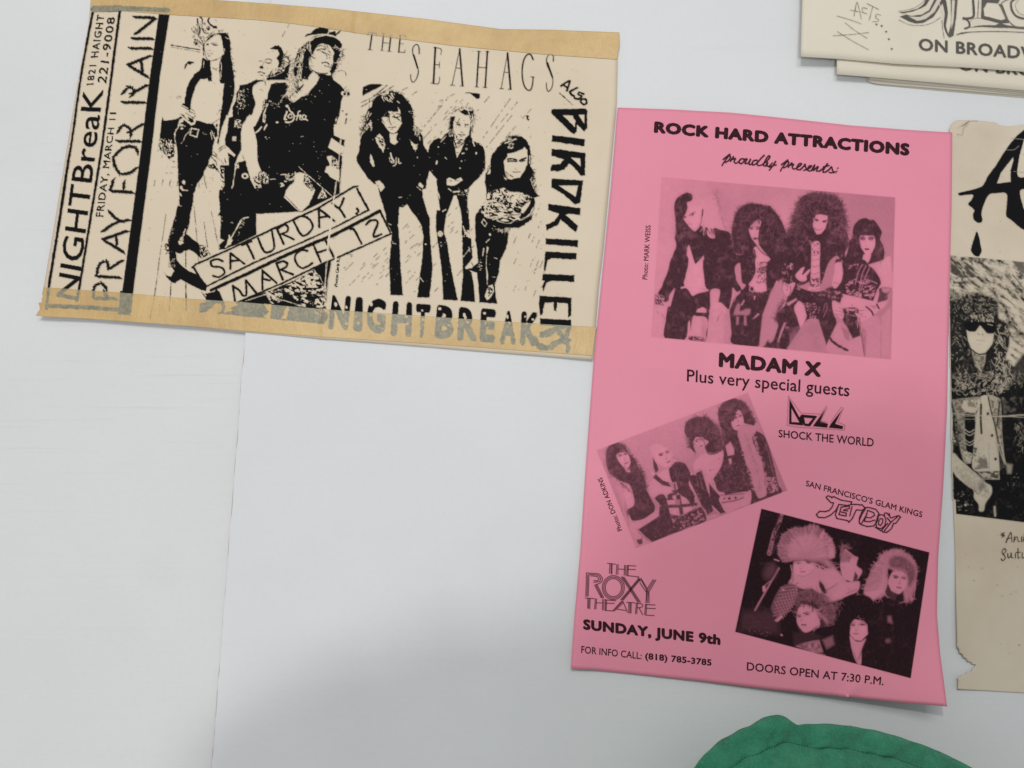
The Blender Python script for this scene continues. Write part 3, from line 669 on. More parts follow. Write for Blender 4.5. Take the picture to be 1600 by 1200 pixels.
    for s in ('150 1050 190 1045 230 1010', '230 1010 250 1050 290 1075', '290 1010 270 1060 230 1085 190 1115 150 1100', '150 1045 240 1010 290 1005', '215 1090 255 1080 285 1100 280 1130', '115 1065 140 1110 175 1118 205 1095'):
        L(s, 8, w2=6.5, r=.8)
    # ---- venue name across the foot
    c.F(500, 440, 3.636)
    q = {'N': ('60 75 178 82 158 278 45 272', ), 'I': ('205 85 245 90 240 288 185 280',), 'G': ('268 90 380 100 368 298 262 292',), 'H': ('415 110 525 118 520 316 400 308',), 'T': ('545 125 632 130 605 322 545 318',), 'B': ('665 130 768 142 755 330 650 322',), 'R': ('790 143 885 150 892 340 778 334',), 'E': ('915 150 1002 158 992 350 905 342',), 'A': ('1035 162 1110 168 1112 358 1020 358',), 'K': ('1145 168 1250 176 1230 368 1135 362',)}
    for k_, v_ in q.items():
        c.text(k_, v_[0], .055)
    P('0 185 30 190 25 240 0 235', r=.6)
    for x, y, rx, ry in ((90, 130, 12, 16), (150, 145, 7, 10), (85, 175, 10, 6), (290, 130, 9, 16), (330, 165, 6, 7), (150, 240, 8, 7), (205, 200, 9, 7), (220, 235, 9, 10), (290, 190, 8, 10), (340, 240, 6, 6), (355, 265, 7, 6), (490, 200, 12, 9), (495, 240, 8, 10), (580, 165, 9, 9), (585, 215, 8, 14), (570, 270, 6, 6), (680, 155, 11, 8), (700, 200, 8, 8), (675, 215, 8, 7), (735, 250, 6, 8), (820, 190, 9, 12), (840, 230, 12, 8), (850, 155, 7, 5), (935, 180, 10, 8), (940, 235, 9, 9), (950, 265, 6, 6), (1065, 200, 8, 12), (1075, 235, 7, 7), (1165, 200, 6, 8), (1210, 215, 7, 9), (1175, 240, 6, 8), (480, 160, 8, 6)):
        c.ell(x, y, rx * .75, ry * .75, 0, 0, r=.7)
    # the old fold, ink flaked along it
    c.F(0, 0, 1)
    c.dash('552 50 545 120 534 210 524 300 508 440 500 500', .9, 0, gap=.12, step=4)
    # toner specks and tiny voids of the copier
    c.F(0, 0, 1)
    c.spots('255 40 540 60 530 450 215 460', 50, .4, .9)
    c.spots('100 30 960 60 920 500 80 440', 90, .35, .7, k=.7)
    c.spots('250 60 540 60 530 430 260 400', 160, .3, .8, v=0, k=.8)
    c.spots('560 150 840 220 800 460 560 440', 110, .3, .8, v=0, k=.8)
    c.a[np.abs(c.a) < .03] = 0
    return c
# ---------------------------------------------------------------- half-tone photographs of the pink flyer
def soft_poly(c):
    def P(s, v=1.0, smooth=None, **k):
        m = len(nums(s))
        return c.poly(s, v, smooth=(m >= 7) if smooth is None else smooth, **k)
    return P


def cut_to(c, quad):
    q = nums(quad)
    d = c.sdf(q, c.X, c.Y)
    c.a *= np.clip(0.5 - d / c.cell, 0, 1)


def art_madam():
    c = Print(1015, 275, 1401, 563, 0.9, 0.0, rough=0.15)
    P, L = soft_poly(c), c.line
    tx, ty = (c.X - 1015) / 386, (c.Y - 275) / 288
    c.a = 0.10 + 0.26 * np.clip(tx * 1.5 - 0.1, 0, 1) * (1 - .35 * ty) + 0.10 * ty * (tx > .3) + 0.05 * (vnoise(c.X, c.Y, 40, 5) - .5)
    c.a = c.a + 0.10 * np.exp(-((c.X - 1120) ** 2 / 300 + (c.Y - 330) ** 2 / 2500))
    c.a = c.a - 0.12 * np.exp(-((c.X - 1215) ** 2 + (c.Y - 335) ** 2) / 700) - 0.14 * np.exp(-((c.X - 1262) ** 2 + (c.Y - 330) ** 2) / 1800)
    D = .93
    # dark room at the foot, right of centre
    c.F(1200, 410, 7.5)
    P('-40 900 60 920 230 1010 230 1040 -60 1000', .95)
    # first musician
    c.F(1010, 270, 7.5)
    P('560 330 700 280 800 270 850 400 900 560 940 660 860 670 790 640 700 560 640 500 640 420', .12, smooth=True, f=6)
    c.strands('820 180 850 380 890 560 930 660', 60, 9, .9, .5, ang=80, spread=25, k=.6, vr=.1); c.strands('780 200 840 300', 14, 9, .8, .45, ang=80, spread=30, k=.5)
    c.F(1010, 400, 7.5)
    P('110 590 150 540 210 590 240 700 240 780 170 790 120 740', .10, smooth=True, f=3)
    P('470 0 680 0 680 290 705 420 540 470 440 380 390 390 440 240 480 120', .04); P('400 390 440 250 450 300 520 345 560 355 500 400', .07)
    L('440 285 480 320 555 355', 1.0, .8); L('640 380 700 390', .8, .5)
    c.F(1010, 270, 7.5)
    P('475 230 530 250 540 300 520 335 480 345 480 395 500 400 470 460 440 520 440 550 520 650 560 680 600 660 640 620 680 640 730 750 800 760 790 650 870 670 960 690 1000 760 1030 930 1130 960 1260 880 1290 1000 1280 1180 1230 1250 1120 1230 1110 1060 1035 1110 1030 1330 680 1300 675 1000 600 1060 565 1055 510 870 495 850 475 900 470 1000 480 1100 460 1200 440 1330 200 1330 250 1190 310 960 345 880 345 810 330 760 350 700 340 560 325 400 350 310 400 265 470 230', D)
    P('500 850 512 900 560 1050 585 1060 660 985 675 1000 680 1320 450 1320 470 1180 480 1000 475 900', .04)
    P('485 400 520 345 600 340 655 400 645 440 650 520 630 600 560 655 520 650 450 560 440 520 470 460', .05, smooth=False, f=1.5)
    P('500 345 620 320 680 400 700 560 660 620 640 520 650 430 600 380 520 400', .12, f=3)
    P('640 400 720 330 800 400 830 560 790 640 800 760 760 760 735 745 670 640 645 600', .10, smooth=True, f=2)
    c.strands('660 620 720 620 790 640', 26, 13, 1.0, .1, ang=80, spread=12, curl=.1); c.strands('690 640 790 660', 16, 12, .9, D, ang=82, spread=10, curl=.1)
    L('520 500 545 465 575 462', 1.0, .75); c.ell(535, 490, 26, 13, -15, .8); c.ell(523, 492, 7, 6, 0, .1); L('495 505 520 480 560 475', .9, .7); P('438 525 460 500 470 520 445 535', .85)
    L('485 575 500 570', .8, .4); L('495 600 540 600', 1.2, .35); L('660 430 655 500', 2.2, .85); L('650 500 640 580 620 620', 1.1, .8); P('545 655 600 655 570 690', .08)
    L('655 985 665 995', 1.2, .1); L('475 900 470 1000 482 1090 455 1200', .6, .9)
    c.strands('345 320 335 400 345 560 340 760', 30, 3, .9, D, spread=50); c.strands('1000 700 1030 920', 20, 3, .8, .6, spread=50)
    c.F(1010, 400, 7.5)
    P('310 0 480 0 480 150 440 250 430 290 400 380 460 375 500 410 540 468 600 440 710 415 760 400 752 520 745 620 720 800 690 1000 500 980 515 900 510 770 490 780 450 980 215 962 225 760 250 600 280 590 300 520 335 375 270 460 260 520 210 540 205 470 135 445 180 360 200 300 250 180', D)
    P('690 0 1040 0 1035 140 1030 240 1120 400 1060 420 1010 370 1000 480 970 620 920 590 870 545 830 545 860 400 760 400 705 380 680 290', D)
    P('1110 0 1270 0 1285 170 1250 260 1200 330 1230 350 1460 410 1440 480 1390 660 1360 780 1340 900 1310 1060 1010 1030 995 900 985 760 975 640 1000 560 1040 480 1120 400 1165 340 1120 310 1110 200', D)
    P('860 400 845 540 870 545 830 560 760 620 750 560 755 400', .15, f=1.5)
    P('735 640 760 600 820 550 870 545 920 590 930 640 900 700 860 760 840 760 850 700 820 760 790 775 800 720 770 700 790 640 740 650', .10); L('850 700 830 760', 1.0, .8); L('900 640 870 700', .8, .5)
    P('580 660 600 620 660 600 700 620 705 665', .08); P('545 710 590 705 690 715 720 780 700 900 685 990 515 970 520 860', .14); c.tex('510 930 690 950 690 1000 500 980', 1.6, .42, .9, seed=6); c.tex('640 720 700 730 700 980 640 980', 6, .3, .4, seed=7, soft=.4, k=.5)
    for y in (455, 480, 505, 530, 555): L([110 + (y - 455) * -.1, y, 205, y + 22], 1.0, .85 if y % 2 else .15)
    c.tex('95 450 210 460 205 580 90 570', 1.4, .45, .9, seed=8); L('130 650 140 670', .9, .8); L('180 670 215 740', .8, .6)
    P('1030 650 1070 560 1100 580 1090 640 1130 640 1170 620 1220 630 1200 690 1120 690 1030 690', .45, f=3); P('1055 710 1085 710 1080 800 1055 810', .45, f=2.5); P('1145 700 1170 700 1172 815 1145 810', .45, f=2.5); P('1030 500 1060 440 1100 400 1100 430 1050 480 1030 540', .25, f=1.5); P('1105 570 1145 510 1150 530 1120 580', .2, f=1); P('975 600 1000 480 1020 380 1035 400 1020 520 980 620', .2, f=1)
    P('1240 740 1310 670 1325 685 1260 735', .2, f=1); L('1215 350 1265 370 1255 420 1210 405 1215 350', 1.3, .1, smooth=False); c.spots('1280 385 1460 415 1450 450 1280 420', 40, .5, 1.0, v=.25); L('1270 475 1265 510', 2.4, .1, w2=1.2); P('1520 200 1600 180 1600 240 1540 310', .9)
    P('1360 690 1440 480 1530 310 1600 290 1600 1060 1320 1060', .30, f=2); c.tex('1480 560 1600 560 1600 800 1500 760', 8, .4, .65, seed=9, soft=.35, k=.8); P('1380 1060 1430 970 1480 990 1600 700 1600 1080', .9, f=3); L('1590 600 1575 800', 1.2, .3)
    P('1215 330 1280 190 1300 0 1600 30 1600 200 1500 400 1460 412 1240 350', .03, f=1)
    # second musician: big hair
    c.F(1010, 270, 7.5)
    P('1230 360 1340 370 1460 410 1540 500 1600 600 1640 720 1700 900 1680 1050 1560 1060 1490 1060 1430 980 1410 900 1400 820 1410 700 1380 640 1350 560 1280 570 1210 640 1205 680 1230 760 1270 820 1300 870 1260 890 1200 960 1130 960 1030 930 1010 800 1000 660 1040 500 1080 430 1150 380', D)
    P('1250 600 1280 560 1340 560 1390 640 1400 720 1400 780 1350 820 1300 830 1240 770 1205 680 1215 640', .06, smooth=True, f=1.2)
    P('1300 830 1400 800 1420 920 1350 900 1320 860', .2, f=1.5)
    c.strands('1200 570 1280 550 1360 560', 24, 8, .9, D, ang=95, spread=18, curl=.2)
    c.ell(1232, 655, 22, 13, 0, .85); L('1210 640 1250 632', 1.3, .85); c.ell(1310, 652, 27, 13, -8, .88); L('1290 665 1340 645 1375 625', 1.5, .88); L('1265 630 1310 632 1370 628', 1.1, .8); c.ell(1305, 655, 7, 5, 0, .1); c.ell(1235, 660, 6, 4, 0, .2); c.ell(1278, 720, 7, 5, 0, .6); P('1245 765 1275 755 1310 765 1290 785 1260 785', .85); L('1280 650 1265 700', .8, .25); c.ell(1380, 740, 12, 40, 0, .25, f=4)
    c.strands('1230 360 1100 400 1040 500 1000 700 1020 860', 110, 5, .9, .75, spread=45, curl=.5, k=.8, side=-1); c.strands('1230 360 1460 410 1560 520', 60, 4, .9, .75, spread=45, k=.8)
    P('1260 880 1300 870 1380 960 1430 990 1500 1060 1560 1100 1600 1300 1280 1400 1285 1180 1290 1000 1255 930', .05, f=1); P('1250 900 1270 890 1290 980 1280 1010', .85); L('1300 870 1350 930 1420 975', 1.5, .8)
    c.tex('1290 1040 1500 1030 1600 1080 1600 1330 1460 1320 1285 1300', 2.0, .60, .75, seed=10); c.tex('1290 1090 1600 1090 1600 1200 1290 1180', 1.8, .52, .8, seed=11); c.spots('1200 960 1260 960 1250 1240 1220 1240', 14, .4, 1.0, v=.4)
    # third musician
    c.F(1200, 280, 7.5)
    P('-10 325 60 360 110 440 160 560 205 660 190 820 230 1000 300 1100 200 1250 110 1180 90 1000 0 900 -120 700', D)
    P('420 190 520 175 600 170 700 190 800 220 850 270 880 380 910 480 900 600 930 640 940 780 900 870 920 1000 870 1200 870 1280 780 1270 760 1190 790 960 840 930 790 900 700 1000 610 1250 490 1250 500 1000 510 740 400 740 330 900 200 960 190 700 240 630 280 560 290 430 340 330 370 240', D)
    P('215 650 300 560 400 700 500 740 505 1000 500 1180 330 1260 200 1250 110 1180 160 950 200 900', D)
    P('545 470 560 420 620 410 700 430 695 500 670 580 620 640 570 645 535 580 525 520', .05, smooth=False, f=1.2)
    P('545 470 590 490 660 490 690 480 690 510 640 520 600 505 545 500', .0, k=.0); c.ell(568, 478, 24, 14, 25, .85); c.ell(662, 495, 26, 14, -10, .85); L('545 462 590 480', 1.4, .85); L('640 490 690 482', 1.4, .85); L('615 500 600 545 590 560', .9, .3); L('545 572 570 590 610 595 628 582', 1.4, .6); L('555 575 620 588', .9, .05); c.ell(548, 580, 9, 13, 0, .5, f=1.5); c.ell(540, 470, 8, 14, 0, .3, f=2)
    c.strands('330 340 370 240 480 175 620 165 760 200 850 280', 260, 9, .8, .7, spread=50, curl=.7, k=.7, side=-1)
    c.strands('850 280 900 450 900 600 940 760', 120, 7, .8, .7, spread=45, curl=.7, k=.7, side=-1); c.strands('330 330 290 440 260 600 210 650', 120, 7, .8, .7, spread=45, curl=.6, k=.7, side=1)
    P('520 745 600 735 610 880 605 1000 610 1200 590 1350 470 1330 495 1200 505 1000 510 860', .07); c.tex('515 740 610 740 600 880 510 880', 3, .5, .75, seed=12)
    for y in (880, 940, 1015, 1100, 1160, 1250, 1290): L([505, y, 540, y + 14, 600, y - 8], 1.0, .65)
    c.F(1200, 410, 7.5); c.tex('490 160 610 180 600 300 480 290', 2.6, .55, .8, seed=13)
    P('-10 0 160 0 110 200 160 220 180 200 300 230 330 270 470 330 620 340 700 300 760 280 790 300 850 240 900 60 950 380 850 470 760 450 755 520 790 640 800 720 740 850 690 960 690 1020 600 720 590 670 490 660 440 700 380 770 240 1000 0 980 60 920 120 740 80 700 110 600 200 500 220 420 250 380 170 330 170 240 120 260 100 220 0 420', D, r=.3)
    P('340 190 320 150 360 100 400 60 430 60 400 130 410 145 470 90 495 85 480 120 450 160 455 200 420 222 370 215', .05)
    P('790 10 870 0 895 30 880 120 860 220 800 300 760 290 755 220 770 120', .08, f=1.3); L('770 240 800 240 830 255', .9, .8); L('870 0 880 110', 1, .9)
    P('180 230 240 260 270 240 320 240 300 300 260 380 220 400 170 330', .12, f=1.2); L('185 230 165 300 190 380 230 405 265 350 262 280', 1.0, .85); c.ell(225, 320, 10, 8, 0, .8); L('200 250 235 290', 1, .8); c.spots('110 0 160 20 150 100 100 120', 10, .6, 1.4, v=.8)
    P('305 540 340 470 370 455 420 500 440 580 450 640 400 750 380 770 340 640', .08, f=1.3); P('240 980 400 750 470 670 580 670 630 800 680 960 680 1060 400 1040 230 1010', .34, f=1.5); c.tex('240 760 600 700 660 1040 250 1010', 14, .45, .45, seed=14, soft=.3, k=.5)
    P('10 440 60 300 150 200 170 240 170 330 215 400 215 440 120 560 80 660 110 720 60 910 0 890', .30, f=3); c.strands('200 450 120 560 90 700', 60, 9, 1.2, .85, ang=200, spread=50, curl=.6, k=.6)
    c.spots('420 470 620 480 600 560 560 660 500 660 440 520', 60, .9, 1.5, v=.25); L('690 480 690 540 650 640', 1.3, .4, k=.6); L('670 480 650 560', 1, .4, k=.6)
    L('195 710 150 820 120 930', 2.4, .4); L('200 720 140 880', 1.0, .1); c.spots('200 700 240 700 240 830 200 830', 8, .6, 1.4, v=.3); P('215 480 330 420 340 440 240 510', .25, f=1.5); c.spots('160 0 300 10 300 220 160 220', 26, .6, 1.6, v=.4, stretch=2, ang=80); c.spots('340 230 400 250 380 330 320 320', 12, .6, 1.6, v=.3, stretch=2, ang=40); c.spots('620 60 740 60 740 340 620 340', 14, .5, 1.6, v=.35); c.spots('500 340 800 330 800 420 500 400', 22, .5, 1.4, v=.35); c.tex('700 330 880 330 880 430 700 430', 2.5, .6, .4, seed=15)
    c.F(1200, 280, 7.5)
    c.spots('240 960 290 1000 280 1060 230 1040', 6, 1, 2.4, v=.25); L('270 990 265 1050', 2.2, .25); c.spots('790 860 880 860 880 980 800 960', 14, .6, 1.4, v=.3)
    # fourth musician
    P('1300 1040 1500 1100 1500 1300 1240 1300', .12, f=5)
    P('1150 455 1190 478 1240 478 1290 540 1335 620 1315 700 1350 780 1365 860 1360 940 1400 990 1340 1010 1240 1045 1180 1000 1100 950 1050 960 1030 1080 960 1070 900 950 930 860 950 740 985 680 1000 560 1040 500 1090 465', D)
    P('1070 700 1080 660 1240 660 1258 710 1255 780 1220 860 1180 885 1140 875 1090 800', .04, smooth=False, f=1.2)
    P('1120 880 1210 870 1200 930 1170 985 1140 985 1100 960', .08, f=1.2); L('1100 960 1160 980', .8, .5)
    c.ell(1108, 695, 32, 22, 5, .85, f=1.6); c.ell(1207, 695, 34, 22, -5, .85, f=1.6); c.ell(1112, 700, 14, 7, 0, .35); c.ell(1208, 700, 14, 7, 0, .35); c.ell(1112, 700, 5, 5, 0, .9); c.ell(1208, 700, 5, 5, 0, .9); L('1075 672 1130 665', 1, .7); L('1180 665 1245 672', 1, .7); P('1125 812 1160 808 1200 818 1165 833 1140 830', .9); L('1145 720 1140 775 1155 780', .8, .3); L('1370 950 1410 990', .8, .8)
    c.F(1200, 410, 7.5)
    P('880 0 1100 -40 1190 40 1260 110 1320 200 1320 260 1270 340 1230 450 1150 440 890 370 850 350 830 300 860 240 890 120', D, r=.2)
    P('1180 30 1240 70 1310 180 1330 240 1440 300 1440 -60 1330 -20', .08, f=2)
    for s in ('1110 20 1060 110 1020 260', '1150 40 1100 150 1070 340', '1190 60 1130 200 1090 330'): L(s, 1.0, .2)
    c.tex('910 240 1040 180 1280 240 1240 440 900 370', 2.2, .58, .2, seed=16, stretch=1.6, ang=-15); c.tex('980 350 1100 350 1100 420 980 400', 1.8, .45, .15, seed=17); c.spots('940 20 1060 20 1060 80 940 80', 16, .8, 1.6, v=.2); L('910 270 980 220 1040 190', 1.0, .25); L('1140 200 1220 220 1280 250', 1.0, .25)
    P('895 375 1220 450 1240 440 1290 320 1320 260 1320 330 1290 460 1280 500 1180 510 1050 560 900 530 850 470 880 400', .06, f=1.2); c.ell(985, 500, 5, 10, 0, .6)
    P('1310 300 1440 300 1430 340 1400 380 1400 440 1320 460 1280 470 1300 380', .85, f=2); P('1330 300 1440 300 1430 340 1380 360 1340 340', .3, f=2); P('1280 480 1400 440 1420 400 1400 480 1330 550 1240 600', .12, f=1.5)
    P('755 460 790 450 900 530 1000 540 1050 560 1180 510 1240 540 1300 540 1220 640 1100 700 950 660 800 650 760 560', .08, f=1.2)
    for s in ('830 530 900 560', '790 560 890 590', '800 610 890 620', '1030 570 1120 560', '1040 600 1110 610', '1050 630 1150 640'): L(s, 1.0, .6)
    L('1150 520 1210 570 1235 620', 2.8, .92); L('1275 490 1300 540', 2.8, .92); L('770 600 830 650', 1, .8)
    P('890 540 1050 540 1060 700 1100 860 990 900 950 800 880 680 890 620', D, r=.4, f=1.5); c.spots('900 540 1040 540 1040 640 900 620', 26, .7, 1.6, v=.15); c.spots('910 640 1060 640 1060 740 940 740', 18, .5, 1.2, v=.3); P('910 540 1020 545 1010 570 920 560', .15); P('1020 590 1060 600 1110 650 1090 680 1030 620', .12)
    P('740 890 800 740 870 720 930 800 990 900 930 1030 890 1080 700 1050 690 960', .22, f=2.5); P('1085 740 1200 640 1290 640 1330 800 1330 1000 1310 1120 1130 1100 1100 960', .22, f=2.5); c.tex('1090 740 1160 800 1150 1100 1110 1080', 8, .3, .55, seed=18, soft=.4, k=.7); c.tex('840 720 960 820 960 930 900 900', 6, .3, .6, seed=19, soft=.4, k=.7); P('1330 640 1440 520 1440 1130 1320 1120', .22, f=3); P('900 1080 1000 890 1080 860 1130 1100', .18, f=1.5)
    L('730 890 760 930 850 990 930 1030', 4.0, .93, r=.5); L('1070 650 1090 800 1130 1100', 1.2, .85); L('1050 640 1050 770', 1.0, .3); L('1085 700 1095 810', 1.0, .15); L('1325 800 1320 1110', .9, .5)
    c.F(1010, 270, 7.5)
    c.mane(1300, 640, '1030 900 1005 800 1000 660 1040 500 1090 425 1160 375 1230 358 1340 368 1460 408 1545 500 1610 620 1660 760', 260, 1.0, .9, inner=.75, jit=.035, bend=.05, vr=.05)
    c.strands('1080 450 1230 380 1460 430 1560 600 1640 900 1500 960 1430 900 1400 640 1250 560 1180 700 1180 900 1060 900', 120, 16, .8, .66, ang=95, spread=40, curl=.25, inside=True, k=.45)
    c.F(1200, 280, 7.5)
    c.mane(620, 450, '205 660 250 560 285 430 330 320 380 240 440 190 520 165 620 150 720 175 810 205 870 280 900 380 925 480 930 620 945 780', 520, .9, .88, inner=.72, jit=.085, bend=.07, vr=.08, k=.8)
    c.strands('330 300 520 190 700 200 850 300 900 500 900 700 760 800 720 560 700 420 540 400 500 700 400 900 300 800', 170, 16, .8, .64, ang=95, spread=50, curl=.35, inside=True, k=.45)
    c.strands('1000 560 1150 470 1290 560 1330 800 1350 960 1220 1000 1260 760 1240 650 1080 650 1050 800 960 860', 50, 15, .8, .70, ang=95, spread=14, curl=.15, inside=True, k=.5)
    c.F(1010, 270, 7.5)
    c.strands('340 320 500 260 440 540 540 680 400 800 345 700', 50, 12, .8, .68, ang=95, spread=30, curl=.4, inside=True, k=.5)
    c.finish()
    c.grain(.05, 1.3); c.grain(.03, 3, 24)
    cut_to(c, '1034 276.8 1398.8 308.5 1392 561.3 1017.5 526.2')
    return c


def art_doll():
    c = Print(931, 612, 1231, 858, 0.85, 0.0, rough=0.12)
    P, L = soft_poly(c), c.line
    c.F(930, 600, 4.445)
    u = (c.X - 930) * 4.445
    v = (c.Y - 600) * 4.445
    c.a = .12 + .22 * np.clip((v - 100) / 900, 0, 1) + .10 * np.clip((u - 500) / 800, 0, 1) + .05 * (vnoise(c.X, c.Y, 30, 6) - .5)
    D = .88
    # fourth (right) figure
    P('1150 340 1200 420 1240 560 1260 650 1270 700 1290 760 1090 840 1070 800 850 870 760 760 700 620 720 560 880 440 900 350 1000 300', D, r=.2)
    P('915 110 960 105 1020 120 1060 160 1080 210 1110 260 1090 300 1030 270 1010 330 990 350 900 420 880 330 860 250 855 190 880 140', D)
    c.strands('860 280 855 190 880 140 930 105 1010 115 1060 160 1110 260', 130, 4, .8, .75, spread=50, curl=.7, k=.75, side=-1)
    P('975 200 1000 180 1020 210 1032 260 1020 300 990 322 960 310 945 270 965 240', .08, smooth=True, f=1.2)
    L('975 215 1000 208', 1.0, .8); L('970 232 990 228', 1.2, .85); L('1000 222 1020 218', 1.0, .8); L('990 235 985 260', .7, .35); L('985 290 1005 286', 1.2, .7); P('940 250 975 200 985 190 960 260', .85, f=1)
    P('990 330 1040 280 1120 300 1110 340 1090 380 1120 460 1150 520 1170 600 1180 700 1190 770 1130 790 1100 700 1080 620 1050 560 1030 480 1010 420', .22, f=1.5, r=.5)
    c.strands('1010 350 1040 480 1080 620 1110 740', 90, 6, 1.0, .22, ang=200, spread=60, curl=.5); c.strands('1100 360 1130 480 1180 640 1190 760', 90, 6, 1.0, .22, ang=0, spread=60, curl=.5); c.strands('1040 340 1080 460 1130 600 1150 740', 70, 6, .8, .55, ang=100, spread=70, curl=.5, k=.6)
    L('1180 410 1210 500 1240 640', 2.0, .7); c.spots('1120 340 1180 340 1240 640 1180 640', 24, .4, 1.2, v=.45); P('1190 650 1255 650 1270 740 1210 760', .25, r=.8); c.tex('1190 650 1265 650 1290 760 1200 780', 1.8, .5, .85, seed=3)
    P('905 430 940 400 965 450 965 490 920 500', .12, f=1.3); P('925 520 945 515 950 550 935 560', .1); c.spots('850 600 1050 540 1060 740 860 760', 50, .4, 1.4, v=.5, stretch=2, ang=30, k=.7)
    # third figure
    P('690 540 760 480 880 450 880 560 820 660 800 700 740 600 690 600', .05, f=1.3); P('740 600 820 660 850 740 900 760 880 840 860 900 760 780 690 620', .12, f=1.5)
    P('640 260 700 230 780 235 840 290 870 350 885 420 870 460 800 480 760 440 790 400 740 380 700 370 680 420 700 480 660 440 650 380 620 330', D)
    c.strands('640 380 630 300 680 235 780 230 850 300 880 400', 150, 5, .8, .75, spread=55, curl=.7, k=.7, side=-1)
    P('690 390 700 370 750 370 770 420 740 450 700 420', .08, f=1.3); L('700 388 735 378', 1.2, .85); L('700 400 715 398', 1.1, .8); L('725 432 745 425', 1.0, .7); L('745 375 770 440', 1.1, .8)
    L('770 450 790 485 840 480 880 455', 2.0, .85); L('700 470 690 500', 1.0, .6); c.ell(798, 600, 6, 5, 0, .6); c.ell(860, 520, 5, 5, 0, .5)
    P('700 620 740 600 820 880 780 910 720 720', D); c.spots('705 620 745 610 815 880 785 900', 16, .4, 1.2, v=.35); L('725 640 780 850', 1.2, .6)
    P('790 690 850 760 940 850 950 880 870 900 800 830', D); P('870 780 1030 760 1080 740 1075 830 1000 860 920 895 880 850', .12, f=1.2); P('870 775 1050 745 1070 780 880 822', .2); L('868 772 1040 762', 1.0, .85); L('880 825 960 812 1030 790', 1.5, .85); c.ell(932, 795, 10, 10, 45, .85); c.ell(975, 790, 9, 9, 45, .85); c.ell(898, 795, 6, 6, 0, .85); L('790 690 830 750', 1.2, .8); P('1040 750 1080 760 1070 830 1040 800', .15, r=.8)
    # second figure
    P('390 690 450 620 520 580 560 600 700 860 620 930 520 900 470 760', .06, f=1.3); P('385 600 400 660 370 700 390 780 420 790 470 770 440 650', .10, f=1.3)
    P('375 440 400 410 440 405 490 430 530 480 560 520 610 540 650 600 700 660 700 800 640 800 590 780 540 700 510 600 520 560 470 560 430 560 400 500', .10, smooth=True, f=2)
    P('560 540 620 550 660 620 650 700 690 780 680 860 640 800 580 760 540 700 510 600 530 570', D, f=1.5, r=.5); c.strands('540 560 600 700 680 800', 60, 6, .9, D, ang=60, spread=40, k=.8)
    P('430 470 480 440 510 470 525 540 500 575 450 560 425 510', .04, smooth=True, f=1.2); P('400 510 430 560 440 600 420 620 405 580', .85)
    L('440 490 475 480', 1.2, .8); L('490 472 510 462', 1.2, .8); L('445 498 470 494', 1.2, .7); L('492 482 512 476', 1.1, .8); L('500 545 520 535', 1.4, .7); L('490 490 502 520', .7, .3); c.strands('380 430 430 410 500 440', 50, 7, .8, .3, spread=50, k=.5); c.strands('530 500 600 540', 30, 8, .8, .4, ang=45, spread=30, k=.5)
    P('400 650 420 625 470 670 530 690 530 715 470 705', .85); L('530 690 560 690 560 740', 1.6, .6); P('510 690 560 680 580 730 550 740', .3, r=.5)
    L('520 770 560 760', 4.5, .85); L('490 800 540 800', 2.6, .85); L('510 850 610 845 700 835', 5, .85); L('580 780 600 900', 6, .85); L('540 745 590 750', 3, .85); P('500 770 540 760 535 800 505 810', .85); P('550 800 590 800 590 840 560 840', .4); c.spots('480 720 700 720 700 900 530 900', 30, .5, 1.1, v=.6); L('520 905 600 915 700 860', 1.5, .8); L('550 695 560 760 570 800', 2.0, .85)
    P('650 650 700 635 720 720 790 760 800 880 750 860 720 800 690 740', D); c.spots('660 660 700 660 760 820 720 800', 20, .4, 1.3, v=.45)
    P('520 920 600 915 700 870 740 860 770 950 660 990 540 1035 520 980', D, r=.3); c.tex('520 920 740 870 770 950 540 1030', 2.2, .62, .4, seed=4); L('700 930 730 900', 1.0, .15); P('770 920 830 905 870 910 780 950', .15)
    # first figure
    P('150 700 190 680 210 740 200 860 230 960 290 1060 340 1080 390 1100 290 1140 210 960 180 800', .18, f=1.5); P('200 760 230 700 270 800 270 850 230 880', .04, f=1.2)
    P('100 430 160 410 200 430 230 480 270 520 300 580 340 640 355 700 360 740 400 820 415 850 400 900 330 940 250 945 220 880 270 840 265 770 240 700 190 680 140 650 90 600 75 500', D)
    c.strands('200 420 120 415 80 480 85 580 130 650', 90, 6, .8, .75, spread=45, curl=.5, k=.75, side=1); c.strands('250 490 320 600 360 720', 50, 6, .8, .8, spread=35, side=1); c.strands('130 630 240 740', 30, 7, .8, .8, ang=90, spread=30)
    P('150 490 210 470 235 500 245 550 220 590 190 570 160 530', .04, smooth=True, f=1.1); L('140 470 200 450 220 470', 2.6, .9); c.spots('150 465 210 450 215 462 150 480', 8, .6, 1.0, v=.2); L('160 500 185 492', 1.1, .8); L('200 488 225 480', 1.1, .8); L('200 505 210 530', .7, .4); L('205 555 230 545', 1.1, .6); P('205 590 240 590 245 615 215 610', .1); L('215 600 240 595', 1.0, .8)
    P('260 960 340 935 440 870 450 900 420 950 300 1005 270 990', .12, f=1.2); P('300 1010 440 920 520 950 545 1035 400 1100 350 1060', D); P('415 790 480 770 520 900 540 1000 460 960 440 880 450 840', D); c.spots('420 800 480 790 540 1020 400 1080', 40, .4, 1.1, v=.4); L('440 850 440 890', 2, .2)
    P('230 900 260 960 300 1040 350 1080 300 1100 240 1000', .12, f=1.5); P('290 1080 330 1075 325 1110 300 1115', .85, r=.6); c.strands('300 1060 390 1100', 10, 3, .8, .6)
    c.mane(980, 250, '860 400 862 260 855 195 880 140 930 103 1000 108 1050 135 1090 200 1115 265', 220, .9, .85, inner=.72, jit=.06, bend=.08, vr=.08)
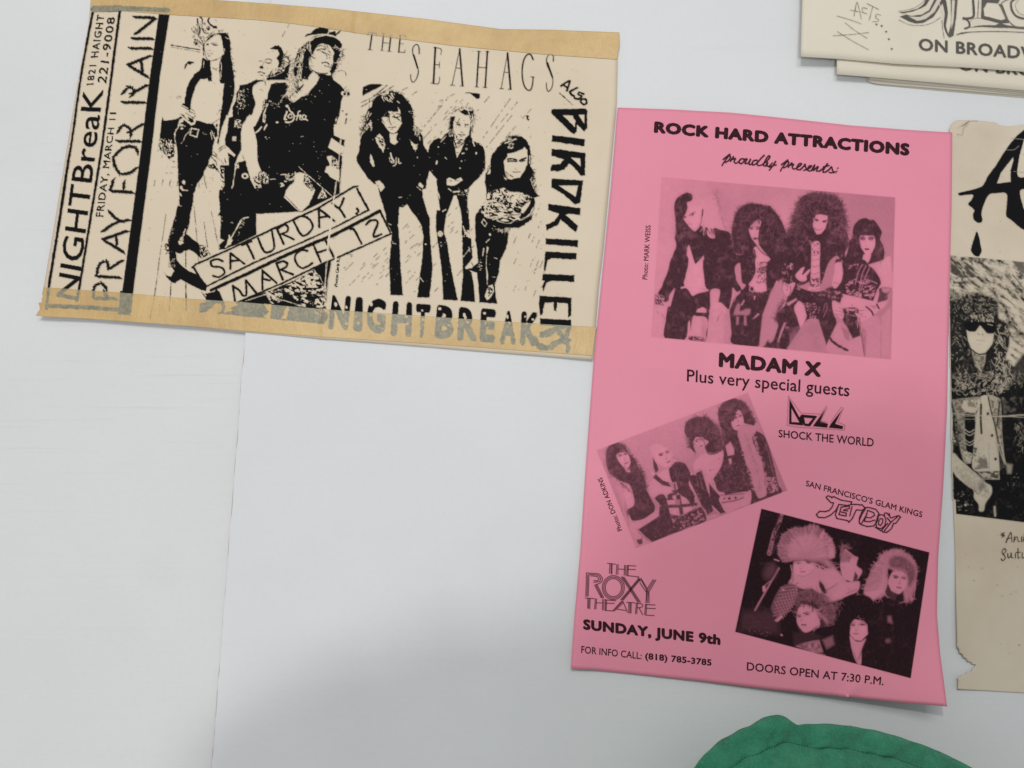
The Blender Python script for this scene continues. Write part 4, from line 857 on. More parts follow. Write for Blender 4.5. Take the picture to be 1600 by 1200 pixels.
    c.mane(740, 380, '650 440 632 370 630 290 680 235 760 228 830 270 870 340 890 420 870 470', 240, .9, .82, inner=.7, jit=.09, bend=.08, vr=.08, k=.85)
    c.mane(190, 520, '110 640 80 560 78 480 95 430 160 405 215 430 255 490 300 570 345 650', 160, .9, .82, inner=.75, jit=.07, bend=.08, vr=.08)
    c.strands('870 200 980 130 1090 220 1080 290 1020 180 940 260 900 420 860 340', 70, 9, .8, .6, ang=95, spread=50, curl=.5, inside=True, k=.5); c.strands('650 300 760 250 860 360 860 460 780 380 700 370', 70, 9, .8, .6, ang=95, spread=50, curl=.5, inside=True, k=.5); c.strands('90 450 200 430 330 640 400 860 260 900 250 700 150 620', 90, 12, .8, .64, ang=70, spread=35, curl=.4, inside=True, k=.5)
    c.strands('560 560 640 580 690 780 640 800 530 620', 50, 10, .8, .62, ang=70, spread=30, inside=True, k=.5); c.strands('720 600 880 480 1060 600 1080 740 860 760', 60, 7, .8, .5, ang=60, spread=60, inside=True, k=.5)
    c.feat((976, 238), (1008, 225), (992, 262), (997, 289), .9); c.feat((704, 400), (738, 388), (722, 415), (736, 432), .9); c.feat((458, 494), (502, 478), (492, 518), (510, 541), 1.0); c.feat((172, 500), (212, 488), (203, 524), (218, 550), .95)
    c.finish()
    c.grain(.06, 1.3); c.grain(.04, 3, 24)
    cut_to(c, '932.3 703.5 1168.5 613.5 1230 766.5 994.1 856.5')
    return c


def art_jet():
    c = Print(1147, 793, 1454, 1061, 0.85, 0.0, rough=0.12)
    P, L = soft_poly(c), c.line
    c.F(1140, 790, 4.284)
    D = .97
    c.a[:] = .99
    c.a -= .03 * vnoise(c.X, c.Y, 26, 9)
    P('90 700 330 700 330 860 60 840', .9, f=14)
    L('350 60 330 120 300 180 280 260 265 320', 5.5, .55, w2=7); c.tex('320 60 365 60 300 320 250 330', 2.2, .5, .9, seed=2)
    L('300 360 330 370', 2.0, .2); L('330 420 260 540 170 700', 3.2, .55); L('330 420 255 550 180 680', 1.1, .35); P('220 540 240 530 240 570 222 580', .15); L('230 540 270 505', 1.3, .4); c.ell(270, 440, 40, 60, 30, .85, f=10)
    # first: pale mane
    rim = '360 378 330 330 328 270 345 225 370 188 430 150 500 150 560 128 620 165 680 225 702 300 692 352'
    P('400 330 390 250 440 200 520 185 600 210 650 270 660 340 700 420 750 480 720 500 680 430 620 390 560 372 430 365', .42, f=9)
    c.mane(520, 340, rim, 700, 1.1, .42, inner=.55, jit=.045, bend=.05, vr=.16)
    c.mane(520, 340, rim, 110, 1.0, .8, inner=.8, jit=.02, bend=.06, vr=.1, k=.5)
    c.mane(520, 340, '400 340 410 260 460 215 530 200 600 230 640 290 640 350', 260, 1.2, .20, inner=.35, jit=.12, bend=.06, vr=.12, k=.8)
    c.ell(525, 325, 85, 45, 0, .30, f=14, k=.85)
    c.mane(560, 330, '620 165 680 225 704 300 694 352', 90, 1.0, .18, inner=.8, jit=.05, bend=.05, vr=.08)
    c.strands('620 380 660 360 760 480 720 500', 70, 14, 1.1, .3, ang=50, spread=14, inside=True, vr=.15, k=.8)
    P('430 380 480 370 550 380 580 410 640 440 600 520 640 620 560 560 500 560 440 540 395 520 420 470', .14, f=3); c.strands('560 380 640 420 720 470', 50, 12, 1.1, .2, ang=50, spread=25)
    P('438 390 470 372 520 375 560 400 555 440 520 470 490 475 450 460 435 425', .04, f=1.3); L('438 375 480 368 540 372', 1.2, .6); c.ell(527, 380, 18, 8, 15, .8); L('500 362 545 375', 1.3, .8); L('455 385 480 382', 1.0, .35); L('475 400 468 420 480 428', .8, .35); L('475 445 505 440', 1.4, .45); L('460 465 490 474 540 455 560 430', .9, .55); L('410 400 425 500 400 520', 2.0, .5); c.spots('405 420 425 420 425 480 405 480', 6, .8, 1.4, v=.1)
    P('600 490 630 560 620 580 600 540', .9); P('560 470 620 430 760 480 780 520 740 590 690 640 640 640 620 600 660 570 590 490', .18, f=3); P('640 430 700 420 760 480 700 560 650 580 620 500', .14, f=3); L('625 580 690 545 720 520', 1.1, .75); L('440 530 460 515', 1.0, .7)
    P('350 540 440 530 460 600 400 700 330 760 280 700 290 640', .75, f=3)
    for i in range(9):
        L([300 + i * 18, 640 - i * 12, 360 + i * 12, 760 - i * 16], .9, .35); L([290 + i * 6, 740 - i * 24, 420 + i * 5, 700 - i * 20], .9, .4)
    P('300 770 345 730 360 745 320 780', .25); P('345 555 370 560 360 575', .15); c.spots('110 820 280 840 280 880 120 860', 24, .5, 1.0, v=.55); c.ell(348, 866, 8, 6, 30, .2)
    # second: profile
    P('770 290 800 310 840 340 860 350 850 400 885 430 880 460 850 500 820 510 760 480 740 400 745 370', .12, f=1.8); c.strands('740 330 760 270 800 290', 60, 8, 1.0, .6, ang=-60, spread=40, k=.7); P('740 330 780 300 830 340 780 380 745 380', .5, f=4); L('790 345 808 360', 1.3, .75); c.ell(797, 372, 9, 6, 20, .6); L('830 350 850 360', 1, .5); P('840 440 860 470 850 510 825 510', .85, f=1.2); L('760 410 770 420', 1, .5)
    P('740 520 820 510 870 510 860 570 800 600 690 640 700 600', .14, f=2); L('780 590 850 560', 1.2, .6); L('690 650 760 620', 1.0, .3); c.strands('770 540 860 580 850 600', 14, 8, .8, .4, ang=60, spread=20)
    # third: right side, pale curls
    P('1040 320 1100 300 1160 310 1240 380 1250 460 1230 560 1180 640 1160 560 1140 480 1060 420 1060 520 1040 600 940 630 900 580 940 480 980 400', .35, f=4)
    c.strands('1040 320 990 400 950 500 910 580', 130, 11, 1.1, .3, ang=150, spread=50, curl=.5, vr=.1, k=.8); c.strands('1040 320 1120 295 1200 330 1250 420 1240 540', 130, 8, 1.0, .5, spread=60, curl=.6, k=.7, side=-1); c.strands('1000 420 1060 420 1050 600 920 620', 120, 12, 1.1, .18, ang=105, spread=25, inside=True, k=.8)
    c.mane(1110, 450, '930 590 920 520 950 440 990 370 1040 315 1100 292 1170 308 1235 370 1255 450 1240 560 1215 640', 420, 1.1, .36, inner=.62, jit=.05, bend=.10, vr=.16)
    P('1080 350 1150 340 1230 400 1240 480 1200 540 1180 440 1110 420 1070 400', .75, f=6); c.strands('1080 340 1230 400 1200 560 1120 440', 100, 9, 1.0, .6, ang=80, spread=50, inside=True, k=.6, vr=.2)
    P('1085 450 1120 440 1180 460 1190 510 1170 560 1130 592 1080 570 1060 520', .14, f=1.8); L('1095 470 1130 478', 1.6, .85); L('1150 480 1180 490', 1.4, .85); c.ell(1112, 482, 14, 6, 5, .85); L('1120 545 1148 552', 1.6, .75); L('1140 490 1135 525', .8, .4); P('1060 520 1080 570 1130 595 1100 640 1040 580', .9, f=1.5); c.strands('1180 540 1220 620 1170 640', 40, 9, 1.1, .4, ang=95, spread=25, k=.8)
    P('900 580 1040 560 1000 600 940 640', .15, f=2)
    # fourth: bottom left face
    c.strands('440 640 450 590 540 560 640 600 700 680 700 760', 130, 11, 1.2, .65, spread=55, curl=.4, k=.7, side=-1, vr=.15); P('440 640 480 600 560 590 640 640 680 720 660 800 600 820 560 800 480 850 450 780', .9, f=3)
    c.mane(550, 730, '430 720 440 640 470 590 540 565 620 600 680 660 700 740 690 800', 260, 1.0, .72, inner=.6, jit=.08, bend=.1, vr=.15, k=.8)
    P('470 670 500 660 560 680 600 760 600 810 560 830 510 852 480 830 450 780 455 710', .12, f=1.6); c.strands('470 640 520 640 600 700', 34, 13, 1.1, .9, ang=70, spread=22, curl=.25); c.strands('560 680 640 760', 26, 16, 1.0, .4, ang=60, spread=20); L('495 720 530 730', 1.8, .75); L('458 735 475 742', 1.6, .8); L('505 716 540 716', 1, .5); L('480 795 512 802', 1.8, .75); L('470 760 478 770', 1.0, .5); L('480 800 500 815', .8, .4); P('560 820 600 800 560 850', .6, f=2)
    P('440 940 500 910 600 900 625 980 560 985', .35, f=3); c.tex('440 930 600 900 620 980 500 970', 5, .5, .7, seed=5, soft=.3); P('620 900 690 870 700 930 650 960', .65, f=5); P('420 850 560 850 640 880 430 940', .93, f=3); L('560 975 640 1000', 1.0, .3)
    # fifth: bottom right face
    P('800 620 900 600 960 640 960 760 930 800 900 760 800 780 760 820 720 760', .985, f=3); P('810 800 830 760 900 770 922 800 925 860 880 905 840 900 805 860', .05, smooth=False, f=1.3); c.strands('800 770 860 735 920 770', 30, 7, .9, .97, ang=85, spread=15); c.spots('850 735 905 745 900 760 850 760', 8, .6, 1.1, v=.3)
    L('865 795 915 800', 1.2, .8); c.ell(890, 796, 14, 7, 8, .85); L('808 800 835 795', 1.2, .7); L('825 803 840 800', 1.2, .6); L('845 815 840 840', .8, .3); L('830 855 862 860', 1.8, .35)
    P('805 870 840 905 880 910 915 890 885 960 880 1060 850 1050 820 970', .14, f=1.5); L('915 890 880 980 862 1030', 1.2, .8); L('830 980 855 1045', 1.0, .6)
    P('1060 740 1080 740 1090 790 1060 780', .6, f=5); c.ell(1060, 905, 16, 14, 0, .7, f=5)
    c.strands('690 640 760 640 740 720 700 760', 40, 8, .9, .6, ang=100, spread=25, inside=True, k=.7)
    c.feat((460, 386), (527, 381), (478, 422), (490, 442), .75, .7); c.feat((467, 742), (518, 728), (482, 768), (497, 799), .85); c.feat((826, 802), (888, 797), (848, 836), (846, 858), .75); c.feat((1112, 482), (1168, 488), (1137, 520), (1134, 549), .85)
    c.a = np.clip(c.a, 0, 1)
    c.finish(.3, .04)
    c.a = np.clip(c.a * 1.03, 0, 1)
    c.grain(.04, 1.3)
    cut_to(c, '1189.6 794.7 1452.2 863 1423 1059.8 1148.6 987.3')
    return c


def art_script():
    c = Print(1126, 238, 1314, 274, 0.6, 0.0, rough=0.0)
    c.F(1110, 225, 7.273)
    for s in ('148 175 190 140 222 117 190 160 150 215 132 245', '185 150 215 135 228 150 210 185 175 208 160 205', '228 195 262 145 250 175 285 165 270 200 290 220 320 200', '350 170 330 190 330 215 355 222 385 190 375 168 350 170', '380 178 415 170 400 200 395 222 430 215 455 175', '455 175 440 215 445 235 480 225', '530 185 495 190 475 215 480 238 510 230 545 195', '610 130 570 170 530 225 550 245 585 238', '590 235 640 195 675 150 665 135 640 160 610 215 605 245 630 250', '630 250 650 210 645 245 665 252 705 215', '740 200 715 240 670 298', '670 262 715 245 748 238', '810 235 850 205 880 182 850 225 810 280 797 308', '845 215 880 200 890 215 870 250 835 272', '885 262 925 215 915 240 945 230 930 265 950 285 985 270', '985 270 1020 245 1035 225 1010 225 985 260 985 290 1020 293', '1020 293 1060 255 1075 230 1080 260 1090 285 1060 300', '1090 295 1130 270 1150 250 1125 250 1105 280 1115 305 1145 305', '1150 300 1185 240 1170 300 1215 260 1225 265 1205 305 1240 308', '1240 308 1290 270 1330 225', '1330 225 1290 285 1280 320 1310 318', '1285 262 1350 245', '1310 318 1350 290 1375 260 1385 290 1395 315 1370 328 1350 320', '1400 325 1420 315'):
        c.line(s, 2.9, .97, w2=2.3, r=0)
    c.ell(1448, 275, 13, 8, -30, .9)
    c.line('1440 305 1425 335', 1.8, .9, w2=.8, r=0)
    return c


def art_logo_doll():
    c = Print(1224, 612, 1326, 678, 0.6, 0.0, rough=0.0)
    c.F(1000, 530, 3.5556)
    P = lambda s, v=1.0: c.poly(s, v, r=0)
    P('830 330 910 480 828 472'); P('842 385 885 462 842 460', 0)
    P('897 418 975 425 985 428 945 485 915 482 880 440'); P('912 436 960 440 935 470 918 468', 0)
    P('1032 385 1000 460 1045 470 1040 492 960 484 975 462'); P('1125 388 1085 470 1130 484 1125 500 1048 492 1060 470'); P('1000 455 1040 468 1000 466', .9)
    for s in ('825 318 818 478 870 488 1140 505', '825 318 895 410 985 415 1005 420', '1000 420 1035 372 1040 380 1005 455 1045 462', '1060 460 1118 378 1130 382 1100 462 1140 478 1135 505'):
        p = c.P(s)
        for a, b in zip(p[:-1], p[1:]):
            m = max(int(np.hypot(*(b - a)) / 1.9), 1)
            for i in range(m):
                q = a + (b - a) * i / m
                c.line(None, .9, .85, raw=np.array([q, q + (b - a) / m * .25]), r=0)
    return c


def art_logo_jet():
    c = Print(1272, 770, 1412, 836, 0.6, 0.0, rough=0.12)
    c.F(1230, 730, 5.926)
    L = lambda s: c.line(s, 2.1, .97, smooth=False)
    L('270 440 300 408 350 412 390 400 415 370 430 330 405 328 360 280 375 265 405 272 412 285 428 272 500 305 598 322 590 345 560 355 478 345')
    L('270 440 290 465 350 468 400 445 450 400 478 345'); L('478 345 445 440 460 475 560 495 570 510 590 490 610 465')
    L('500 370 480 440 545 452 548 425 500 415'); L('500 370 575 360 578 380 530 395 520 400 560 405'); L('590 345 660 345 675 352 690 345 720 375 700 400 640 395 600 480 572 508'); L('600 365 580 450')
    L('720 375 750 372 820 390 850 430 835 460 860 440'); L('725 385 690 440 665 500 680 530 740 550 800 545 830 510 845 470'); L('745 400 800 420 810 445 770 470 735 465'); L('745 400 715 500 760 505 810 490'); L('690 520 740 430'); L('700 395 668 470 668 520')
    L('860 440 900 445 915 490 905 540 870 570 830 560 820 510 840 460 860 440'); L('865 475 885 480 885 510 865 540 845 530 848 500 865 475'); L('895 450 905 425 925 425 960 470 1030 448 1050 462 1005 520 985 520 965 570 920 605 885 600 875 585 930 520'); L('925 470 960 510 1020 460'); L('945 430 950 460'); L('900 590 960 510'); L('815 555 870 590')
    return c


def art_logo_roxy():
    c = Print(912, 876, 1034, 966, 0.6, 0.0, rough=0.0)
    c.F(880, 860, 5.333)
    L = lambda s, w=.95, sm=False: c.line(s, w * 1.35, 1, smooth=sm, r=0)
    L('368 107 435 115'); L('390 110 385 190'); L('400 112 398 194'); L('408 113 406 196')
    L('447 118 442 198'); L('458 118 455 200'); L('458 155 512 158'); L('512 124 508 206'); L('522 125 520 207'); L('535 126 530 210 605 218 632 222 622 235'); L('543 127 540 205'); L('535 126 605 130'); L('540 158 600 160')
    for d in (0, 10, 20):
        L([195 + d, 190 + (0 if d < 10 else 14), 188 + d, 382])
    L('193 188 290 195 315 215 328 240 315 265 290 280 270 285', 1, True); L('215 200 285 206 305 222 312 240 300 258 255 266', 1, True); L('230 212 280 218 298 240 280 252 255 252', 1, True)
    for d in (0, 10, 20): L([262 + d, 290 - d * .2, 318 + d, 396])
    for r in (92, 80, 68):
        t = np.linspace(0, 2 * math.pi, 30)
        c.line(np.stack([418 + r * np.cos(t), 310 + (r + 8) * np.sin(t)], -1).ravel(), 1.3, 1, smooth=False, r=0)
    for d in (0, 11, 22): L([484 + d, 220 + d * .1, 622 + d, 432])
    for d in (0, 10, 20): L([480 + d, 412 + d * .1, 624 + d, 240 - d * .0])
    L('624 240 650 235 700 320'); L('634 256 652 250 695 330 690 435'); L('640 270 690 345')
    for d in (0, 12, 24): L([748 + d, 245 + d * .1, 700 + d * .6, 320 + d, 692 + d, 436])
    L('185 397 258 402'); L('205 400 205 482'); L('215 400 212 484'); L('224 402 222 485'); L('268 403 262 488'); L('278 404 272 488'); L('275 437 325 438'); L('330 408 326 495'); L('340 408 338 498'); L('352 410 350 500 412 505 490 420'); L('362 412 358 495'); L('352 412 438 420'); L('355 440 425 442')
    L('412 505 498 425'); L('424 506 500 438'); L('498 425 535 515'); L('450 490 520 500'); L('530 432 600 438'); L('548 435 545 520'); L('558 436 556 522'); L('566 436 565 523'); L('610 440 602 526'); L('620 440 612 527'); L('610 440 650 445 662 460 650 475 615 478', .95, True); L('632 480 662 535'); L('685 450 680 538'); L('695 450 690 540 758 543'); L('685 450 765 455'); L('692 482 768 485')
    return c


# ---------------------------------------------------------------- right-hand flyer
def art_right():
    c = Print(1481, 170, 1761, 960, 1.0, 0.0, rough=0.15)
    P, L = soft_poly(c), c.line
    # rock face and the long haired man
    q = '1482 398.5 1760 424 1760 836 1494 803 1493 781 1489 780 1486 600'
    c.a = np.where(True, .5 + 0 * c.a, 0)
    rx, ry = (c.X * .8 + c.Y * .6), (-c.X * .6 + c.Y * .8)
    n = vnoise(rx / 2.6, ry, 5, 31) * .5 + vnoise(rx / 2, ry, 2.4, 32) * .3 + vnoise(c.X, c.Y, 1.6, 33) * .2
    c.a = np.clip((n - .47) * 2.3 + .24 + .12 * (vnoise(c.X, c.Y, 24, 34) - .5), .04, .95)
    c.F(1480, 380, 5.458)
    c.tex('20 110 220 120 240 300 120 300 30 260', 3, .46, .85, seed=35, stretch=2.5, ang=45, soft=.2); c.tex('30 280 150 290 130 380 30 360', 3.2, .5, .85, seed=36, soft=.2)
    for s in ('150 160 200 220 280 270', '130 240 180 300 280 380', '270 150 370 220', '460 450 540 500 590 560', '200 330 300 400', '560 270 655 390'): L(s, 1.8, .85, w2=.8)
    P('560 150 655 160 655 240 600 220', .75, f=4); P('620 980 655 940 700 950 700 1200 560 1200 560 1060', .9, f=5)
    P('30 500 120 440 260 420 400 470 440 540 440 640 520 700 530 860 500 1000 560 1060 600 1400 30 1400 22 800', .93, f=3)
    c.strands('30 480 150 430 300 420 430 480 460 600', 120, 7, .9, .5, spread=70, curl=.9, k=.8, side=-1, vr=.35)
    c.strands('40 480 240 440 400 500 430 620 200 640 60 640', 120, 5, 1.0, .45, spread=90, curl=.9, inside=True, ang=60, vr=.25, k=.8)
    c.strands('40 640 120 700 200 900 330 1000 560 1080 560 1300 40 1300', 150, 7, .9, .5, ang=75, spread=40, curl=.6, inside=True, vr=.3, k=.85)
    c.strands('400 700 520 700 560 1100 400 1100', 60, 13, 1.1, .12, ang=85, spread=40, curl=.8, inside=True, k=.9); c.strands('200 600 400 600 400 670 200 670', 36, 7, 1.2, .15, ang=90, spread=30, curl=.5, inside=True)
    P('165 740 240 755 280 700 340 770 400 770 385 860 330 930 270 945 205 900 178 830', .06, smooth=False, f=1.2); P('205 900 270 945 330 930 320 1020 290 1100 240 1040', .3, f=3); c.tex('220 930 320 950 310 1100 230 1030', 3, .45, .8, seed=37, soft=.3); L('190 890 260 945 340 935 385 870', 2.0, .95)
    P('150 680 280 672 290 700 270 700 240 748 200 755 165 735', .97); P('280 672 410 680 410 745 385 768 340 765 310 720 290 700', .97)
    L('260 770 275 780', 1.1, .85); L('300 775 306 783', .9, .8); L('250 830 275 826 320 835', .9, .6); L('255 862 290 862', .8, .3); L('345 690 385 700', 1.2, .3)
    c.F(1480, 580, 5)
    P('30 110 340 60 480 120 600 90 900 40 1000 400 1040 1320 70 1120 50 1000 40 200 30 0', .95, f=1, k=1)
    c.strands('40 0 360 0 330 180 60 180', 100, 9, 1.0, .3, ang=75, spread=45, curl=.9, inside=True, vr=.25); c.strands('340 0 560 0 440 160 350 170', 80, 9, 1.0, .25, ang=75, spread=60, curl=1.0, inside=True, vr=.2); c.strands('520 0 600 0 600 120 520 120', 26, 7, .8, .6, ang=120, spread=50, inside=True)
    P('40 240 60 220 240 200 260 215 260 260 230 300 200 660 140 720 100 600 80 400', .5, f=1.5); c.tex('40 220 250 200 220 300 190 660 90 600 50 400', 3, .48, .75, seed=38, soft=.2); P('130 230 250 215 270 265 215 325 140 315 110 280', .15, f=1.5); c.tex('150 220 240 210 240 290 160 280', 3, .45, .6, seed=39)
    P('135 330 215 330 220 450 205 640 150 640 140 480', .96)
    for y in (455, 480, 535, 558): L([140, y, 175, y + 22, 212, y], 1.0, .15)
    P('260 200 320 195 340 300 380 420 400 600 405 700 405 780 210 775 205 620 220 450 230 330 265 260', .13, f=1.3); P('320 200 400 210 420 260 430 500 450 740 400 680 360 400', .35, f=1.5); c.tex('330 210 420 220 440 700 400 600', 3, .5, .7, seed=40)
    L('320 200 345 320 375 430 400 560', 2.2, .9); L('265 260 262 380 268 485', 3.4, .92); L('410 240 390 420', 2.6, .9); L('390 440 430 620 460 730', 1.2, .2); P('400 600 450 740 410 780', .9)
    for x, y in ((318, 332), (350, 502), (378, 686), (380, 818)): c.ell(x, y, 11, 13, 20, .92)
    c.tex('210 600 300 640 330 760 210 775', 7, .42, .8, seed=41, soft=.3, k=.8); L('325 560 330 770', .8, .5); c.tex('200 590 240 590 220 700 190 700', 2, .45, .8, seed=42)
    P('240 790 405 775 410 845 290 845', .3, f=1.2); c.tex('240 780 405 775 405 845 290 845', 2.2, .5, .85, seed=43, stretch=3); L('215 575 300 500', .6, .4)
    P('45 640 100 690 180 760 250 820 300 870 345 900 345 960 300 1030 285 1090 250 1090 245 1040 210 990 205 930 150 890 50 790', .12, f=1.8); c.tex('60 680 300 850 340 960 300 1000 150 890 60 780', 6, .50, .45, seed=44, soft=.35, k=.8); L('210 930 240 960', 2, .6); P('240 900 280 850 300 900 250 960', .6, f=5)
    P('40 480 80 470 75 580 45 570', .4); c.tex('40 460 110 460 110 600 40 580', 2.6, .45, .9, seed=45); c.tex('100 600 200 640 210 760 140 700', 2, .5, .15, seed=46)
    c.strands('520 380 600 380 600 620 540 540', 26, 9, .9, .45, ang=60, spread=35, inside=True, k=.8); c.tex('420 200 600 200 600 300 440 340', 9, .55, .6, seed=47, soft=.3, k=.6); c.spots('60 930 200 930 200 1090 80 1100', 20, .6, 3, v=.5, k=.7); c.ell(143, 1045, 10, 10, 0, .2); L('370 1060 375 1130', 3, .25); P('460 720 510 730 500 800 470 800', .5, f=4); c.spots('420 800 560 800 560 900 480 900', 8, .6, 1.4, v=.4)
    L('40 330 300 350 430 355 600 345', .8, .15); L('130 350 420 352 600 362', .7, .3); L('430 350 600 338', .9, .2); L('140 375 330 378', .6, .35)
    c.finish(.2, .06, .25)
    c.grain(.05, 1.4)
    qq = nums(q)
    d = c.sdf(qq, c.X, c.Y)
    c.a *= np.clip(0.5 - d, 0, 1)
    # brushed capital and drops
    c.a = np.clip(c.a * 1.06, 0, 1)
    c.F(1460, 170, 5)
    D = 1.0
    P = lambda s, v=D: c.poly(s, v, smooth=len(nums(s)) > 8, r=.25)
    P('700 165 640 215 570 300 480 440 415 530 375 600 300 630 195 655 190 668 205 678 300 672 290 710 265 745 310 790 300 830 310 870 345 892 375 875 370 800 420 680 480 660 560 660 568 720 560 830 600 870 700 945 760 900 700 780 670 640 760 620 760 530 655 530 660 400 700 250 730 160')
    P('615 378 618 400 595 480 595 570 490 582 520 500', 0); P('700 240 760 240 760 520 665 525 670 400', 0)
    P('330 960 350 1000 365 1080 370 1110 350 1150 320 1152 290 1120 288 1080 310 1010')
    c.line('600 230 700 240', .7, .5, r=0); c.line('560 320 620 320 660 290', .8, .6, r=0); c.line('620 490 700 495', .6, .6, r=0)
    # creases
    c.line('150 235 180 200 215 205 230 150 270 100 335 95', .8, .75, w2=.6, k=.8); c.line('215 135 270 100', 1.6, .8, k=.8); c.line('150 165 220 130 270 92', .7, .5, k=.5); c.line('240 140 265 120 250 105', .7, .5)
    # handwriting
    c.F(1460, 800, 3.75)
    for s in ('390 135 412 138', '395 125 408 145', '408 122 396 148', '420 178 432 150 448 120 452 150 455 175', '425 158 455 150', '465 175 470 145 468 165 485 145 490 170 498 172', '510 172 512 145', '520 172 530 130', '392 275 400 285 415 270 405 245 395 235 410 215 420 228 400 250', '430 245 432 268 445 262 450 240 452 265 462 268', '475 245 475 270', '490 215 490 268 500 265', '480 238 505 235', '515 240 515 270 530 262'):
        c.line(s, 2.0, .95, w2=1.5, r=.2)
    c.F(1460, 800, 3.75)
    for x, y in ((282, 330), (370, 428), (396, 490), (200, 325), (448, 480)): c.ell(x, y, 4, 3, 20, .35, f=1.5)
    return c


def art_broad():
    """two sheets of the stack: lettering of the top one, and of the one under it"""
    out = []
    for k_, (ox, oy) in enumerate(((0, 0), (62.5, 31))):
        c = Print(1290 + ox, -60 + oy, 1690 + ox, 110 + oy, 1.0, 0, rough=.2)
        P, L = c.poly, c.line
        c.F(1240 + ox, oy, 4.444)
        c.text('ON BROADWAY', '868 264 1890 345 1888 437 868 352', .035, 1.02, v=.9)
        if k_ == 0:
            for s in ('420 110 435 30 445 25 470 130', '395 70 470 85', '510 60 480 55 480 85 510 95', '510 25 590 65', '550 45 525 140', '605 105 575 100 572 125 590 135 580 150 550 150'):
                L(s, 1.3, .85, w2=1.0)
            for s in ('305 112 400 140 468 165', '360 160 430 215 510 265', '275 248 400 240 520 226', '305 220 400 280 520 345'):
                L(s, 1.3, .8, w2=1.1, k=.9)
            for x, y in ((575, 170), (612, 180), (643, 220), (662, 272), (682, 340)): c.ell(x, y, 8, 7, 0, .9)
        # brush-drawn outlines of the big letters
        P('730 85 800 75 860 60 900 30 920 -10 1060 -10 1010 60 970 120 900 160 850 165 800 150 735 115 780 100', .9)
        P('760 95 830 80 880 60 920 40 950 -10 980 -10 940 70 890 100 820 110', .05); P('800 115 880 118 950 80 1000 -10 1030 -10 980 80 920 130 860 145', .12); L('735 140 800 170 880 178 960 160 1020 120', .9, .85); L('730 78 820 62 880 30 915 -5', .9, .85)
        L('1040 -10 1060 90 1050 180 1075 250', 7, .9, w2=2.5); P('1090 -10 1140 -10 1130 120 1110 250 1080 265 1075 230 1095 160', .88); P('1100 0 1120 0 1110 150 1095 200', .1); L('1030 140 1035 200 1045 262', 1.2, .85); L('1010 20 1040 120', 1.4, .2)
        P('1220 -10 1290 10 1330 -10 1420 -10 1400 30 1330 20 1300 40 1320 110 1440 150 1500 190 1600 200 1720 200 1720 -10 1580 0 1530 40 1520 100 1600 140 1700 150 1700 90 1590 80 1600 60', .0, ); 
        L('1245 -10 1250 60 1245 120 1180 130', 4, .9); L('1180 125 1215 150 1220 185 1190 198', 3.2, .9); P('1190 195 1300 188 1440 195 1500 195 1600 205 1720 205 1720 190 1560 185 1480 175 1440 160 1300 175', .88); P('1225 150 1250 130 1300 128 1430 160 1400 175 1240 172', .06); L('1225 150 1250 130 1300 128 1430 162', 1.1, .85); L('1285 -5 1282 60 1278 125', 1.5, .8)
        P('1305 -10 1440 -10 1420 25 1345 20 1320 60 1325 110 1440 140 1470 130 1440 60 1420 25 1450 30 1500 160 1440 165 1300 130', .88); L('1500 -10 1440 30 1470 110 1530 180 1600 190', 2.0, .8); L('1540 -10 1510 20 1520 80 1560 120 1640 135', 3.6, .88); L('1560 0 1540 40 1570 95 1640 110', 1.0, .7)
        L('1135 240 1200 225 1400 218 1600 225 1720 230', 1.6, .88); P('1130 245 1165 225 1240 222 1180 235', .9)
        out.append(c)
    return out
# === BUILD ===
# ---------------------------------------------------------------- materials
def new_mat(name, rough=0.7, spec=0.3):
    m = bpy.data.materials.new(name)
    m.use_nodes = True
    nt = m.node_tree
    b = nt.nodes['Principled BSDF']
    b.inputs['Roughness'].default_value = rough
    b.inputs['Specular IOR Level'].default_value = spec
    return m, nt, b


def node(nt, kind, **kw):
    n = nt.nodes.new(kind)
    for k, v in kw.items():
        setattr(n, k, v)
    return n


def noise(nt, scale, detail=3.0, vec=None, rough=0.5):
    n = node(nt, 'ShaderNodeTexNoise')
    n.inputs['Scale'].default_value = scale
    n.inputs['Detail'].default_value = detail
    n.inputs['Roughness'].default_value = rough
    if vec is not None:
        nt.links.new(vec, n.inputs['Vector'])
    return n.outputs['Fac']


def ramp(nt, fac, stops):
    r = node(nt, 'ShaderNodeValToRGB')
    els = r.color_ramp.elements
    while len(els) < len(stops):
        els.new(0.5)
    for e, (p, c) in zip(els, stops):
        e.position = p
        e.color = (*c, 1) if len(c) == 3 else c
    nt.links.new(fac, r.inputs['Fac'])
    return r.outputs['Color']


def mixc(nt, fac, a, b, mode='MIX'):
    n = node(nt, 'ShaderNodeMix', data_type='RGBA', blend_type=mode)
    for sock, v in (('Factor', fac), ('A', a), ('B', b)):
        i = [s for s in n.inputs if s.name == sock and s.enabled][0]
        if hasattr(v, 'is_output'):
            nt.links.new(v, i)
        elif isinstance(v, (int, float)):
            i.default_value = v
        else:
            i.default_value = (*v, 1)
    return [s for s in n.outputs if s.enabled][0]


def bump(nt, b, h, strength, dist):
    n = node(nt, 'ShaderNodeBump')
    n.inputs['Strength'].default_value = strength
    n.inputs['Distance'].default_value = dist
    nt.links.new(h, n.inputs['Height'])
    nt.links.new(n.outputs['Normal'], b.inputs['Normal'])


def geo_pos(nt, scale=(1, 1, 1), rot=0.0):
    g = node(nt, 'ShaderNodeNewGeometry')
    mp = node(nt, 'ShaderNodeMapping')
    mp.inputs['Scale'].default_value = scale
    mp.inputs['Rotation'].default_value = (0, 0, rot)
    nt.links.new(g.outputs['Position'], mp.inputs['Vector'])
    return mp.outputs['Vector']


